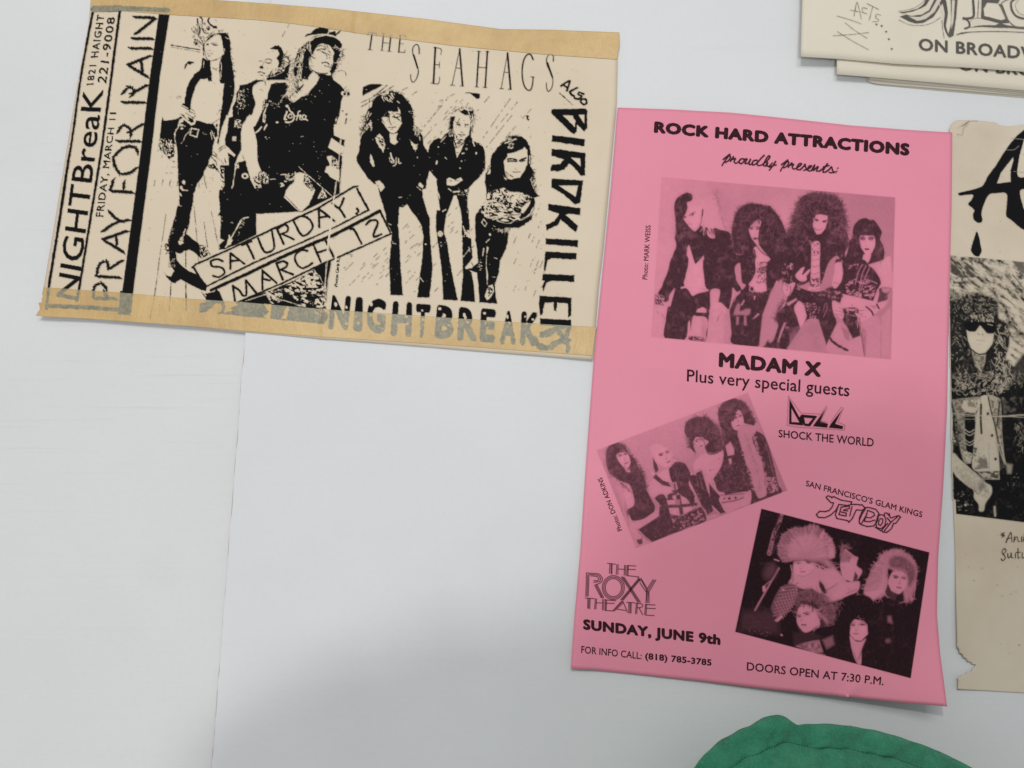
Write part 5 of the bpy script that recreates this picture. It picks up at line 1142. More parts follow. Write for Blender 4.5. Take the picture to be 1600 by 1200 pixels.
def paper_color(nt, base, dark, mottled=0.25, edge=None):
    """the stock itself: base colour with faint mottling and a few foxing specks"""
    v = geo_pos(nt)
    f = noise(nt, 9, 4, v, .6)
    col = mixc(nt, ramp_fac(nt, f, .35, .75), base, dark)
    s = noise(nt, 260, 2, v)
    col = mixc(nt, ramp_fac(nt, s, .70, .78, .30 * mottled), col, tuple(x * .55 for x in dark))
    fine = noise(nt, 900, 2, v)
    col = mixc(nt, ramp_fac(nt, fine, .3, .7, .10), col, tuple(x * .8 for x in dark))
    return col


def ramp_fac(nt, fac, lo, hi, amt=1.0):
    m = node(nt, 'ShaderNodeMapRange')
    m.inputs['From Min'].default_value = lo
    m.inputs['From Max'].default_value = hi
    m.inputs['To Max'].default_value = amt
    nt.links.new(fac, m.inputs['Value'])
    return m.outputs['Result']


def attr(nt, name):
    a = node(nt, 'ShaderNodeAttribute')
    a.attribute_name = name
    return a.outputs['Fac']


CREAM = ((.675, .572, .440), (.615, .512, .380))
PINK = ((.755, .262, .355), (.722, .240, .332))
AGED = ((.640, .560, .450), (.520, .425, .310))
IVORY = ((.690, .630, .520), (.640, .580, .470))


def paper_mat(name, pair, mottled=.25, rough=.62):
    m, nt, b = new_mat(name, rough, .25)
    nt.links.new(paper_color(nt, pair[0], pair[1], mottled), b.inputs['Base Color'])
    bump(nt, b, noise(nt, 700, 3, geo_pos(nt)), .12, .0004)
    return m


def print_mat(name, pair, ink, mottled=.25, gloss=.75):
    """ink density (attribute 'ink') over the same paper"""
    m, nt, b = new_mat(name, gloss, .04)
    v = geo_pos(nt)
    wear = ramp_fac(nt, noise(nt, 1500, 2, v), .2, .8, .22)
    inkc = mixc(nt, wear, ink, tuple(x * 1.5 + .002 for x in ink))
    nt.links.new(mixc(nt, attr(nt, 'ink'), paper_color(nt, pair[0], pair[1], mottled), inkc), b.inputs['Base Color'])
    return m


M_cream = paper_mat('cream_paper', CREAM, 1.0)
M_pink = paper_mat('pink_paper', PINK, .1)
M_aged = paper_mat('aged_paper', AGED, 2.2)
M_ivory = paper_mat('ivory_paper', IVORY, .4)
P_cream = print_mat('black_print_on_cream', CREAM, (.0075, .007, .0072), 1.0)
P_pink = print_mat('dark_print_on_pink', PINK, (.020, .009, .012), .1)
P_aged = print_mat('black_print_on_aged', AGED, (.008, .008, .009), 2.2)
P_ivory = print_mat('grey_print_on_ivory', IVORY, (.035, .033, .034), .4)
I_pink = new_mat('dark_ink_on_pink', .75, .05)[0]
_nt = I_pink.node_tree
_v = geo_pos(_nt)
_c = mixc(_nt, ramp_fac(_nt, noise(_nt, 1200, 2, _v), .2, .8), (.022, .008, .011), (.040, .014, .019))
_c = mixc(_nt, ramp_fac(_nt, noise(_nt, 1900, 2, _v, .6), .60, .70, .55), _c, (.30, .10, .14))      # patchy toner
_nt.links.new(_c, _nt.nodes['Principled BSDF'].inputs['Base Color'])


def tape_mat():
    """aged masking tape; where ink lies under it the tape has soaked grey-green"""
    m, nt, b = new_mat('aged_masking_tape', .36, .5)
    v = geo_pos(nt, (1, 1, 1))
    f = noise(nt, 14, 5, v, .65)
    col = ramp(nt, f, [(.25, (.440, .275, .110)), (.52, (.570, .385, .155)), (.78, (.640, .455, .205))])
    fine = noise(nt, 420, 3, v)
    col = mixc(nt, ramp_fac(nt, fine, .3, .8, .22), col, (.36, .24, .11))
    blot = noise(nt, 190, 4, v, .7)
    stain = ramp(nt, blot, [(.3, (.155, .150, .105)), (.55, (.215, .205, .145)), (.75, (.300, .270, .175))])
    col = mixc(nt, attr(nt, 'ink'), col, stain)
    nt.links.new(col, b.inputs['Base Color'])
    bump(nt, b, noise(nt, 55, 6, geo_pos(nt, (3, 1, 1), .1), .7), .5, .0012)
    return m


M_tape = tape_mat()


def board_mat(name, base, tilt, fl=1.0):
    m, nt, b = new_mat(name, .5, .35)
    v = geo_pos(nt)
    f = noise(nt, 5, 4, v, .6)
    dark = tuple(x * .955 for x in base)
    col = mixc(nt, ramp_fac(nt, f, .35, .7), base, dark)
    flute = noise(nt, 5.5, 3, geo_pos(nt, (1.0, 42, 1), tilt), .55)
    lines = ramp_fac(nt, flute, .60, .74, .16 * fl)
    where = ramp_fac(nt, noise(nt, 3.1, 2, v), .45, .65)
    mu = node(nt, 'ShaderNodeMath', operation='MULTIPLY')
    nt.links.new(lines, mu.inputs[0])
    nt.links.new(where, mu.inputs[1])
    col = mixc(nt, mu.outputs[0], col, tuple(x * .7 for x in base))
    vo = node(nt, 'ShaderNodeTexVoronoi')
    vo.inputs['Scale'].default_value = 17
    nt.links.new(v, vo.inputs['Vector'])
    speck = ramp_fac(nt, vo.outputs['Distance'], .022, .013, .8)
    g2 = ramp_fac(nt, noise(nt, 31, 1, v), .50, .55)
    mu2 = node(nt, 'ShaderNodeMath', operation='MULTIPLY')
    nt.links.new(speck, mu2.inputs[0])
    nt.links.new(g2, mu2.inputs[1])
    col = mixc(nt, mu2.outputs[0], col, (.16, .14, .12))
    sm = ramp_fac(nt, noise(nt, 1.7, 6, geo_pos(nt, (1, 1.6, 1), .6), .72), .56, .74, .16)
    col = mixc(nt, sm, col, tuple(x * .72 for x in (base[0], base[1] * .98, base[2] * .95)))
    sc = noise(nt, 7, 3, geo_pos(nt, (14, .8, 1), .9), .6)
    col = mixc(nt, ramp_fac(nt, sc, .735, .76, .35), col, tuple(x * .8 for x in base))
    fine = noise(nt, 240, 3, v, .6)
    col = mixc(nt, ramp_fac(nt, fine, .45, .8, .10), col, tuple(x * .75 for x in base))
    nt.links.new(col, b.inputs['Base Color'])
    hh = node(nt, 'ShaderNodeMath', operation='MULTIPLY_ADD')
    nt.links.new(fine, hh.inputs[0])
    hh.inputs[1].default_value = .25
    nt.links.new(flute, hh.inputs[2])
    bump(nt, b, hh.outputs[0], .06 + .06 * fl, .0012)
    return m


M_board_l = board_mat('white_board_face', (.668, .672, .674), -.09, 2.0)
M_board_r = board_mat('white_board_face_cool', (.662, .672, .682), -.09, .5)
M_core, _n, _b = new_mat('board_cut_edge', .9, .1)
_b.inputs['Base Color'].default_value = (.40, .375, .34, 1)
M_dark, _n, _b = new_mat('table_laminate', .6, .3)
_n.links.new(mixc(_n, noise(_n, 40, 4, geo_pos(_n)), (.10, .09, .08), (.16, .14, .12)), _b.inputs['Base Color'])
M_tear, _n, _b = new_mat('torn_paper_fibre', .9, .1)
_n.links.new(mixc(_n, noise(_n, 500, 3, geo_pos(_n)), (.30, .25, .18), (.46, .40, .30)), _b.inputs['Base Color'])


def cloth_mat():
    m, nt, b = new_mat('green_cotton', .95, .05)
    v = geo_pos(nt)
    f = noise(nt, 60, 5, v, .7)
    col = ramp(nt, f, [(.3, (.020, .165, .092)), (.55, (.035, .250, .140)), (.8, (.058, .320, .190))])
    lint = ramp_fac(nt, noise(nt, 650, 3, v, .7), .50, .72, .55)
    col = mixc(nt, lint, col, (.085, .36, .215))
    nt.links.new(col, b.inputs['Base Color'])
    b.inputs['Sheen Weight'].default_value = .15
    b.inputs['Sheen Roughness'].default_value = .6
    w = noise(nt, 1100, 3, v, .7)
    bump(nt, b, w, .9, .0016)
    return m


M_green = cloth_mat()
M_thread, _n, _b = new_mat('dark_green_thread', .9, .1)
_n.links.new(mixc(_n, noise(_n, 700, 2, geo_pos(_n)), (.012, .110, .058), (.020, .145, .080)), _b.inputs['Base Color'])


# ---------------------------------------------------------------- mesh helpers
def link(name, me, mat, parent=None):
    o = bpy.data.objects.new(name, me)
    COL.objects.link(o)
    if mat is not None and not len(me.materials):
        me.materials.append(mat)
    if parent is not None:
        o.parent = parent
    return o


def quads_mesh(name, verts, faces, mats=None, fmat=None, smooth=False):
    me = bpy.data.meshes.new(name)
    verts = np.ascontiguousarray(verts, dtype=np.float32)
    faces = np.ascontiguousarray(faces, dtype=np.int32)
    k = faces.shape[1]
    me.vertices.add(len(verts))
    me.vertices.foreach_set('co', verts.ravel())
    me.loops.add(faces.size)
    me.loops.foreach_set('vertex_index', faces.ravel())
    me.polygons.add(len(faces))
    me.polygons.foreach_set('loop_start', np.arange(0, faces.size, k, dtype=np.int32))
    for m in mats or []:
        me.materials.append(m)
    if fmat is not None:
        me.polygons.foreach_set('material_index', np.ascontiguousarray(fmat, dtype=np.int32))
    me.update(calc_edges=True)
    if smooth:
        me.polygons.foreach_set('use_smooth', np.ones(len(faces), bool))
    return me


def along(pl, t):
    p = nums(pl)
    s = np.r_[0, np.cumsum(np.hypot(*np.diff(p, axis=0).T))]
    s /= s[-1]
    return np.stack([np.interp(t, s, p[:, 0]), np.interp(t, s, p[:, 1])], -1)


def sheet(name, top, right, bottom, left, zf, mat, parent, nu=70, nv=70, thick=.00018, edge_mat=None, tj=None):
    """a sheet of paper from its four traced edges (all left-to-right / top-to-bottom), following the height zf"""
    u = np.linspace(0, 1, nu)
    v = np.linspace(0, 1, nv)
    T, B = along(top, u), along(bottom, u)
    Lf, Rt = along(left, v), along(right, v)
    U, V = np.meshgrid(u, v)
    U, V = U[..., None], V[..., None]
    c00, c10, c01, c11 = Lf[0], Rt[0], Lf[-1], Rt[-1]
    S = (1 - V) * T[None] + V * B[None] + (1 - U) * Lf[:, None] + U * Rt[:, None] - ((1 - U) * (1 - V) * c00 + U * (1 - V) * c10 + (1 - U) * V * c01 + U * V * c11)
    px, py = S[..., 0], S[..., 1]
    z = zf(px, py)
    top_v = to_world(px, py, z).reshape(-1, 3)
    bot_v = top_v - np.array([0, 0, thick])
    n = nu * nv
    idx = np.arange(n).reshape(nv, nu)
    f = np.stack([idx[:-1, :-1], idx[1:, :-1], idx[1:, 1:], idx[:-1, 1:]], -1).reshape(-1, 4)
    fb = f[:, ::-1] + n
    ring = np.r_[idx[0, :], idx[1:, -1], idx[-1, -2::-1], idx[-2:0:-1, 0]]
    nx = np.roll(ring, -1)
    fs = np.stack([ring, nx, nx + n, ring + n], -1)
    faces = np.concatenate([f, fb, fs])
    fm = np.r_[np.zeros(len(f) + len(fb), int), np.ones(len(fs), int)]
    me = quads_mesh(name, np.concatenate([top_v, bot_v]), faces, [mat, edge_mat or mat], fm)
    return link(name, me, mat, parent)


def print_patch(name, c, zf, mat, parent, lift=.00010, keep=None, thresh=.012):
    """the printed cells of a Print, lying on the sheet"""
    a = c.a
    any_ = np.maximum.reduce([a[:-1, :-1], a[1:, :-1], a[1:, 1:], a[:-1, 1:]]) > thresh
    if keep is not None:
        any_ &= keep[:-1, :-1]
    ys, xs = np.nonzero(any_)
    if not len(ys):
        return None
    idx = np.arange(a.size).reshape(a.shape)
    f = np.stack([idx[ys, xs], idx[ys + 1, xs], idx[ys + 1, xs + 1], idx[ys, xs + 1]], -1)
    used, inv = np.unique(f, return_inverse=True)
    f = inv.reshape(-1, 4)
    px, py = c.X.ravel()[used], c.Y.ravel()[used]
    v = to_world(px, py, zf(px, py) + lift)
    me = quads_mesh(name, v, f)
    at = me.attributes.new('ink', 'FLOAT', 'POINT')
    at.data.foreach_set('value', np.clip(a.ravel()[used], 0, 1).astype(np.float32))
    return link(name, me, mat, parent)


def letters(name, s, quad, zf, mat, parent, offset=0.0, space=1.0, shear=0.0, lift=.00014):
    v, tris = text_mesh(s, offset, space, shear)
    q = nums(quad)
    u, w = v[:, :1], 1 - v[:, 1:]
    p = (q[0] * (1 - u) + q[1] * u) * (1 - w) + (q[3] * (1 - u) + q[2] * u) * w
    me = bpy.data.meshes.new(name)
    n1 = len(v) // 9 if offset > 0 else len(v)
    stack_up = (np.arange(len(v)) // n1) * 4e-6
    me.from_pydata([tuple(x) for x in to_world(p[:, 0], p[:, 1], zf(p[:, 0], p[:, 1]) + lift + stack_up)], [], tris)
    me.update()
    # keep every face turned up
    if len(me.polygons) and sum(pl.normal.z for pl in me.polygons) < 0:
        me.flip_normals()
    return link(name, me, mat, parent)


def thing(name, label, cat, loc=(0, 0, 0), group=None):
    o = bpy.data.objects.new(name, None)
    COL.objects.link(o)
    o.empty_display_size = .05
    o['label'] = label
    o['category'] = cat
    if group:
        o['group'] = group
    return o


def settle(root, px, py):
    """put the Empty at the middle of its thing without moving the parts"""
    w = to_world(px, py, 0.0)
    root.location = tuple(w)
    for ch in root.children:
        ch.location = (-w[0], -w[1], -w[2])


def smoothstep(x, a, b):
    t = np.clip((x - a) / (b - a), 0, 1)
    return t * t * (3 - 2 * t)


# ---------------------------------------------------------------- table and the two white boards
def slab(name, poly_px, z0, z1, mat, edge=None, world_pts=None, n=1):
    p = to_world(*nums(poly_px).T, z1) if world_pts is None else np.array([[x, y, z1] for x, y in world_pts])
    p = p[::-1] if np.cross(p[1, :2] - p[0, :2], p[2, :2] - p[1, :2]) < 0 else p
    m = len(p)
    vs = np.concatenate([p, p * [1, 1, 0] + [0, 0, z0]])
    me = bpy.data.meshes.new(name)
    fs = [tuple(range(m)), tuple(range(2 * m - 1, m - 1, -1))] + [(i, i + m, (i + 1) % m + m, (i + 1) % m) for i in range(m)]
    me.from_pydata([tuple(v) for v in vs], [], fs)
    me.materials.append(mat)
    me.materials.append(edge or mat)
    for i, pl in enumerate(me.polygons):
        pl.material_index = 1 if i > 1 else 0
    me.update()
    return link(name, me, mat)


LEFT_Z = -0.0035          # the left board lies a little lower than the right one
tb = slab('table_top', None, -.05, -.0082, M_dark, world_pts=[(-1.1, -.285), (1.1, -.285), (1.1, .85), (-1.1, .85)])
tb['kind'] = 'structure'

_seam = []
_n_s = 46
for i in range(_n_s):
    t = i / (_n_s - 1)
    y = -420 + t * (1340 + 420)
    x = 383 - (y - 520) * 53 / 680
    _seam += [x + (.3 * math.sin(i * 2.1) + rng.normal() * .22), y]
bl_pts = [(-.95, -.27)]
sw = to_world(*nums(_seam).T, 0.0)
right_pts = [tuple(q[:2]) for q in sw] + [(.95, -.27), (.95, .72)]
rb = slab('white_board', None, -.0080, 0.0, M_board_r, M_core, world_pts=right_pts)
rb['label'] = 'right-hand white board whose cut edge makes the long seam, under the pink flyer'
rb['category'] = 'board'
# the ragged cut along the seam: bare core showing in a hair-thin, uneven strip
_e = np.array([q[:2] for q in sw])
_e = catmull(_e, False, 8)
_w = .00006 + .00050 * np.clip(vnoise(np.arange(len(_e)) * 1.0, np.zeros(len(_e)), 3.2, 5) - .42, 0, 1) * 2.2
_tv, _tf = [], []
for i, (q, ww) in enumerate(zip(_e, _w)):
    _tv += [(q[0] - .0001, q[1], -.0012), (q[0] + .0001, q[1], .00012), (q[0] + ww, q[1], .00008)]
    if i:
        k = 3 * i
        _tf += [(k - 3, k, k + 1, k - 2), (k - 2, k + 1, k + 2, k - 1)]
_me = bpy.data.meshes.new('cut_edge')
_me.from_pydata(_tv, [], _tf)
link('cut_edge', _me, M_core, rb)
left_pts = [(-.98, -.268), (float(sw[-1][0]) - .0008, -.268), (float(sw[0][0]) - .0008, float(sw[0][1])), (-.98, float(sw[0][1]))]
lb = slab('white_board', None, -.0080, LEFT_Z, M_board_l, M_core, world_pts=left_pts)
lb['label'] = 'left-hand white board, lower at the seam, bare below the cream flyer'
lb['category'] = 'board'


# ---------------------------------------------------------------- cream flyer with tape along top and foot
def z_cream(px, py):
    z = .0006 + 0 * px
    z = z + .0016 * np.exp(-((px - 60 - (500 - py) * .15) / 60) ** 2) * smoothstep(py, 60, 400)
    z = z + .0010 * smoothstep(py, 440, 560) * np.sin((px - 80) / 95.) ** 2
    z = z + .0012 * smoothstep(-py, -90, 30) * np.sin((px - 180) / 120.) ** 2
    z = z + .0006 * np.exp(-((px - (560 - py * .105)) / 5.) ** 2)        # old fold
    z = z + .0003 * np.sin(px / 70. + py / 50.) + .0003
    z = z + .0022 * np.exp(-(((px - 930) / 60.) ** 2 + ((py - 565) / 40.) ** 2)) + .0014 * np.exp(-((-py - 8) / 26.) ** 2 * 0 - ((px - 965) / 30.) ** 2) * smoothstep(-py, -200, -40)
    return z


art = art_seahags()
fl = thing('band_flyer', 'cream sideways flyer of two black band photographs, aged tape along top and foot', 'flyer')
c_top = '142 -6 262 -4 331 0 420 6 520 14 665 30 783 46 862 47 967 51'
c_bot = '67 494 140 498 300 510 380 518.5 500 529 582 535 720 546.5 926 562'
c_left = '142 -6 138 40 121 130 107 215 99.6 260 84 355 68 449 67 494'
c_right = '967 51 965 93 964 160 960 205 950 310 942 395 936 447 930 520 926 562'
sheet('paper_sheet', c_top, c_right, c_bot, c_left, z_cream, M_cream, fl, 110, 80, edge_mat=M_tear)


def region(c, s):
    return c.sdf(nums(s), c.X, c.Y) < 0


r_panel = region(art, '30 -20 268 -20 268 24 210 500 30 500')
r_foot = region(art, '497 456 860 487 860 600 490 600')
r_side = region(art, '866 60 980 60 980 600 836 600 836 545 866 470') & ~r_foot
r_title = region(art, '560 20 880 60 880 160 700 150 560 118') & ~r_side
r_right = region(art, '540 118 700 130 866 150 866 480 497 456 510 430')
r_right &= ~(r_side | r_title | r_foot)
r_ban = region(art, '298 415 320 405 560 285 582 330 605 335 614 368 372 478 340 478')
r_left = ~(r_panel | r_foot | r_side | r_title | r_right | r_ban)
for nm, rg in (('printed_panel', r_panel), ('printed_photograph', r_left & ~r_ban), ('printed_photograph', r_right & ~r_ban), ('printed_title', r_title), ('printed_side_lettering', r_side), ('printed_venue_name', r_foot), ('printed_date_banner', r_ban)):
    rg = rg & ~((r_ban) if nm not in ('printed_date_banner',) else (r_panel & r_foot))
    print_patch(nm, art, z_cream, P_cream, fl, keep=rg)


def tape(top, right, bottom, left, lift, nu, nv):
    """a strip of tape as a patch carrying the ink density that lies below it"""
    u = np.linspace(0, 1, nu)
    v = np.linspace(0, 1, nv)
    T, B, Lf, Rt = along(top, u), along(bottom, u), along(left, v), along(right, v)
    U, V = [q[..., None] for q in np.meshgrid(u, v)]
    S = (1 - V) * T[None] + V * B[None] + (1 - U) * Lf[:, None] + U * Rt[:, None] - ((1 - U) * (1 - V) * Lf[0] + U * (1 - V) * Rt[0] + (1 - U) * V * Lf[-1] + U * V * Rt[-1])
    px, py = S[..., 0], S[..., 1]
    z = z_cream(px, py) + lift
    vt = to_world(px, py, z).reshape(-1, 3)
    n = nu * nv
    idx = np.arange(n).reshape(nv, nu)
    f = np.stack([idx[:-1, :-1], idx[1:, :-1], idx[1:, 1:], idx[:-1, 1:]], -1).reshape(-1, 4)
    ring = np.r_[idx[0, :], idx[1:, -1], idx[-1, -2::-1], idx[-2:0:-1, 0]]
    nx = np.roll(ring, -1)
    fs = np.stack([ring, nx, nx + n, ring + n], -1)
    me = quads_mesh('tape_strip', np.concatenate([vt, vt - [0, 0, .00016]]), np.concatenate([f, fs]))
    xi = np.clip(np.round(px - art.x0).astype(int), 0, art.w - 1)
    yi = np.clip(np.round(py - art.y0).astype(int), 0, art.h - 1)
    ink = art.a[yi, xi] * (.72 + .5 * vnoise(px, py, 3.1, 77))
    ink = np.where(py < 0, 0, np.clip(ink, 0, 1)).ravel()
    at = me.attributes.new('ink', 'FLOAT', 'POINT')
    at.data.foreach_set('value', np.r_[ink, ink].astype(np.float32))
    return link('tape_strip', me, M_tape, fl)


tape('141.5 -6.5 262 -4.5 331 -.5 420 5.5 520 13.5 665 29.5 783 45.5 862 46.5 967.6 50.6', '967.6 50.6 968 70 964 93', '142.5 19 190 17 265 23 400 31 458 37 495 42 560 52 704 71 849 85 964 93', '141.5 -6.5 142.5 19', .00030, 700, 34)
tape('68 449 90 450 127 453 187 457 300 467 380 472 470 480 520 484 665 494 844 506 932 511', '932 511 927 556', '56 493.5 68 494.5 140 498.2 300 510 380 517 497 526 665 537 926 556', '68 449 67 454 66 459 67 463 65 468 66 472 60 473 62 479 62 484 59 488 56 493.5', .00030, 700, 52)
settle(fl, 520, 280)


# ---------------------------------------------------------------- pink flyer
def z_pink(px, py):
    z = .0012 + 0 * px
    r = np.hypot((1500 - px) / 1.0, (1110 - py) / .62)
    z = z + .0260 * np.clip(1 - r / 400, 0, 1) ** 1.8
    z = z + .0016 * np.exp(-(((892 - px) ** 2 + (1045 - py) ** 2) / 55 ** 2))
    z = z + .0022 * smoothstep(px, 1430, 1490) * smoothstep(py, 300, 900)
    z = z + .0010 * np.sin((py - 250) / 130.) ** 2 * smoothstep(px, 1150, 1480)
    z = z + .0006 * np.sin(px / 90. + .6) * np.cos(py / 160.) + .0006
    z = z + .0016 * (vnoise(px + 4000, py + 4000, 95, 91) - .5) * smoothstep(px, 960, 1060) + .0008
    z = z + .0010 * np.exp(-((px - 905) / 25.) ** 2) * smoothstep(py, 500, 900)
    z = z + .0012 * np.exp(-((px - 1330 + (py - 1080) * 1.2) / 7.) ** 2) * smoothstep(py, 1055, 1080)
    return z


pk = thing('band_flyer', 'tall pink flyer with three band photographs, its lower right corner curling up', 'flyer')
sheet('paper_sheet', '965 168 1050 171 1143 176 1240 186 1330 196 1420 203 1488 207', '1488 207 1487 320 1483 480 1480 640 1474 760 1466 870 1464 960 1469 1020 1480 1104', '892 1045 930 1047 1000 1054.5 1100 1065 1200 1077 1300 1087 1400 1097 1480 1104', '965 168 955 290 940 440 928 560 916 720 907 860 898 960 892 1045', z_pink, M_pink, pk, 90, 140)
print_patch('printed_photograph', art_madam(), z_pink, P_pink, pk)
print_patch('printed_photograph', art_doll(), z_pink, P_pink, pk)
print_patch('printed_photograph', art_jet(), z_pink, P_pink, pk)
for f_ in (art_script, art_logo_doll, art_logo_jet, art_logo_roxy):
    print_patch('printed_script' if f_ is art_script else 'printed_logo', f_(), z_pink, P_pink, pk)
for s_, q_, off_, sp_, sh_ in (
        ('ROCK HARD ATTRACTIONS', '1022.6 189.2 1421.8 224.0 1421 243.8 1021.4 207.6', .068, 1.0, 0),
        ('MADAM X', '1123.7 550.2 1284 566 1282.7 589.4 1122.8 573.4', .058, 1.0, 0),
        ('Plus very special guests', '1073.7 577 1328 600 1326.5 626 1073 602', .010, 1, 0),
        ('SHOCK THE WORLD', '1216.6 671.2 1365.6 684.7 1365 698.2 1216.5 683.3', .014, 1, 0),
        ("SAN FRANCISCO'S GLAM KINGS", '1260 749.9 1442 799.2 1440.5 808.8 1258.7 759.4', .014, 1, 0),
        ('SUNDAY, JUNE 9th', '911 966.9 1126 991.5 1125.6 1012.8 911 988.4', .058, 1.0, 0),
        ('FOR INFO CALL:', '908.5 1009 1002.8 1019.4 1002.6 1030.3 908 1020.4', .012, 1, 0),
        ('(818) 785-3785', '1008 1019.6 1112 1030.2 1111.6 1043.5 1008 1033', .036, 1, 0),
        ('DOORS OPEN AT 7:30 P.M.', '1167.3 1034.4 1381.6 1058 1380.4 1070.8 1166.8 1047.5', .014, 1, 0),
        ('Photo: MARK WEISS', '1003.5 436 1009 352 1017 352 1011.5 437', .010, 1, 0),
        ('Photo: DON ADKINS', '965.5 830.8 933.4 748.4 940.5 745.4 972.6 828', .014, 1, 0)):
    letters('printed_lettering', s_, q_, z_pink, I_pink, pk, off_, sp_, sh_)
settle(pk, 1200, 620)


# ---------------------------------------------------------------- aged flyer at the right edge
def z_aged(px, py):
    z = .0005 + 0 * px
    z = z + .0016 * np.exp(-((px - 1490) ** 2 / 30. ** 2)) * smoothstep(py, 850, 1000)
    z = z + .0005 * np.sin(py / 90.) ** 2
    z = z + .0022 * smoothstep(-py, -240, -188) * np.exp(-((px - 1545) / 60.) ** 2)
    return z


ag = thing('band_flyer', 'worn yellowed flyer with a dripping black A and a man in sunglasses', 'flyer')
a_left = '1483 204 1486 218 1487 240 1484 300 1481.5 345 1482 400 1485.5 500 1487 600 1488.5 700 1489.8 800 1492 860 1494 950 1495.5 1004 1495 1010 1498.5 1015 1499 1020 1503.5 1022 1505 1027 1509.5 1029 1512 1034 1516.5 1034 1519 1038 1524.5 1038 1523 1043 1519.5 1045 1518 1049.5 1512 1050 1509 1054 1503 1054.5 1500.5 1058 1496 1059 1497 1064 1496 1077'
sheet('paper_sheet', '1483 204 1487 195 1492 189 1500 187.5 1530 188.5 1556 191.5 1562 196 1575 197.5 1590 196 1602 194 1700 203 2060 235', '2060 235 2060 700 2040 1150', '1496 1077 1600 1083 1800 1110 2040 1150', a_left, z_aged, M_aged, ag, 150, 460, edge_mat=M_tear)
art = art_right()
print_patch('printed_photograph', art, z_aged, P_aged, ag, keep=region(art, '1470 396 1800 428 1800 845 1470 806'))
print_patch('printed_lettering', art, z_aged, P_aged, ag, keep=region(art, '1494 170 1800 170 1800 428 1494 398.4'))
print_patch('printed_caption', art, z_aged, P_aged, ag, keep=~region(art, '1470 160 1800 160 1800 843 1470 806'))
settle(ag, 1600, 640)

# ---------------------------------------------------------------- stack of ivory flyers, top right
stack = [  # left edge x at top, left-bottom corner, bottom edge far end, height, label
    ('1356.5 -60 1357.5 129', '1357.5 129 1380 133 1470 142 1600 152.5 1980 186', .0006, 'lowest ivory flyer of the stack at the top right corner'),
    ('1354 -60 1355.5 126.5', '1355.5 126.5 1366 130.5 1480 139.5 1600 149.5 1980 183', .0018, 'ivory flyer one up from the lowest in the top right stack'),
    ('1357 -60 1358 124', '1358 124 1400 129 1500 137.5 1600 146.8 1980 180', .0030, 'ivory flyer in the middle of the top right stack, a sliver showing'),
    ('1355.5 -60 1356.5 120.5', '1356.5 120.5 1430 126 1500 134.5 1600 144.5 1980 178', .0042, 'ivory flyer third from the top of the top right stack'),
    ('1309 -60 1307.5 116.2', '1307.5 116.2 1355 120 1430 126.5 1600 141.5 1980 177', .0056, 'second ivory flyer of the top right stack, showing a strip of cut-off lettering'),
    ('1255.5 -60 1253.5 0 1251.2 88.5', '1251.2 88.5 1310 92 1400 100 1500 105 1600 112 1980 143', .0076, 'topmost ivory flyer of the stack, with ON BROADWAY and handwritten ACTS'),
]
broad = art_broad()
for i, (lft, bot, zz, lab) in enumerate(stack):
    def z_st(px, py, zz=zz, i=i):
        z = zz + 0 * px
        if i == 5:
            z = z + .0016 * np.exp(-(((px - 1251) / 70.) ** 2 + ((py - 90) / 40.) ** 2)) + .0006 * np.sin(px / 60.) ** 2
        if i == 4:
            z = z + .0008 * np.exp(-((px - 1307) / 40.) ** 2) + .0004 * np.sin(px / 80.) ** 2
        if i < 4:
            z = z + (.0002 * np.sin(px / (50. + 9 * i) + i))
        return z
    st = thing('band_flyer', lab, 'flyer', group='stacked ivory flyers')
    l = nums(lft)
    b = nums(bot)
    top = [l[0, 0], l[0, 1] - 250, b[-1, 0] + 10, l[0, 1] - 200]
    lft2 = [l[0, 0], l[0, 1] - 250] + list(l[1:].ravel())
    sheet('paper_sheet', top, [top[2], top[3], b[-1, 0], b[-1, 1]], bot, lft2, z_st, M_ivory, st, 90, 30, edge_mat=M_tear)
    if i == 5:
        print_patch('printed_lettering', broad[0], z_st, P_ivory, st)
    if i == 4:
        print_patch('printed_lettering', broad[1], z_st, P_ivory, st, keep=region(broad[1], '1000 84 1315 88 1600 104 1700 112 1700 200 1000 200'))
    settle(st, 1550, 0)


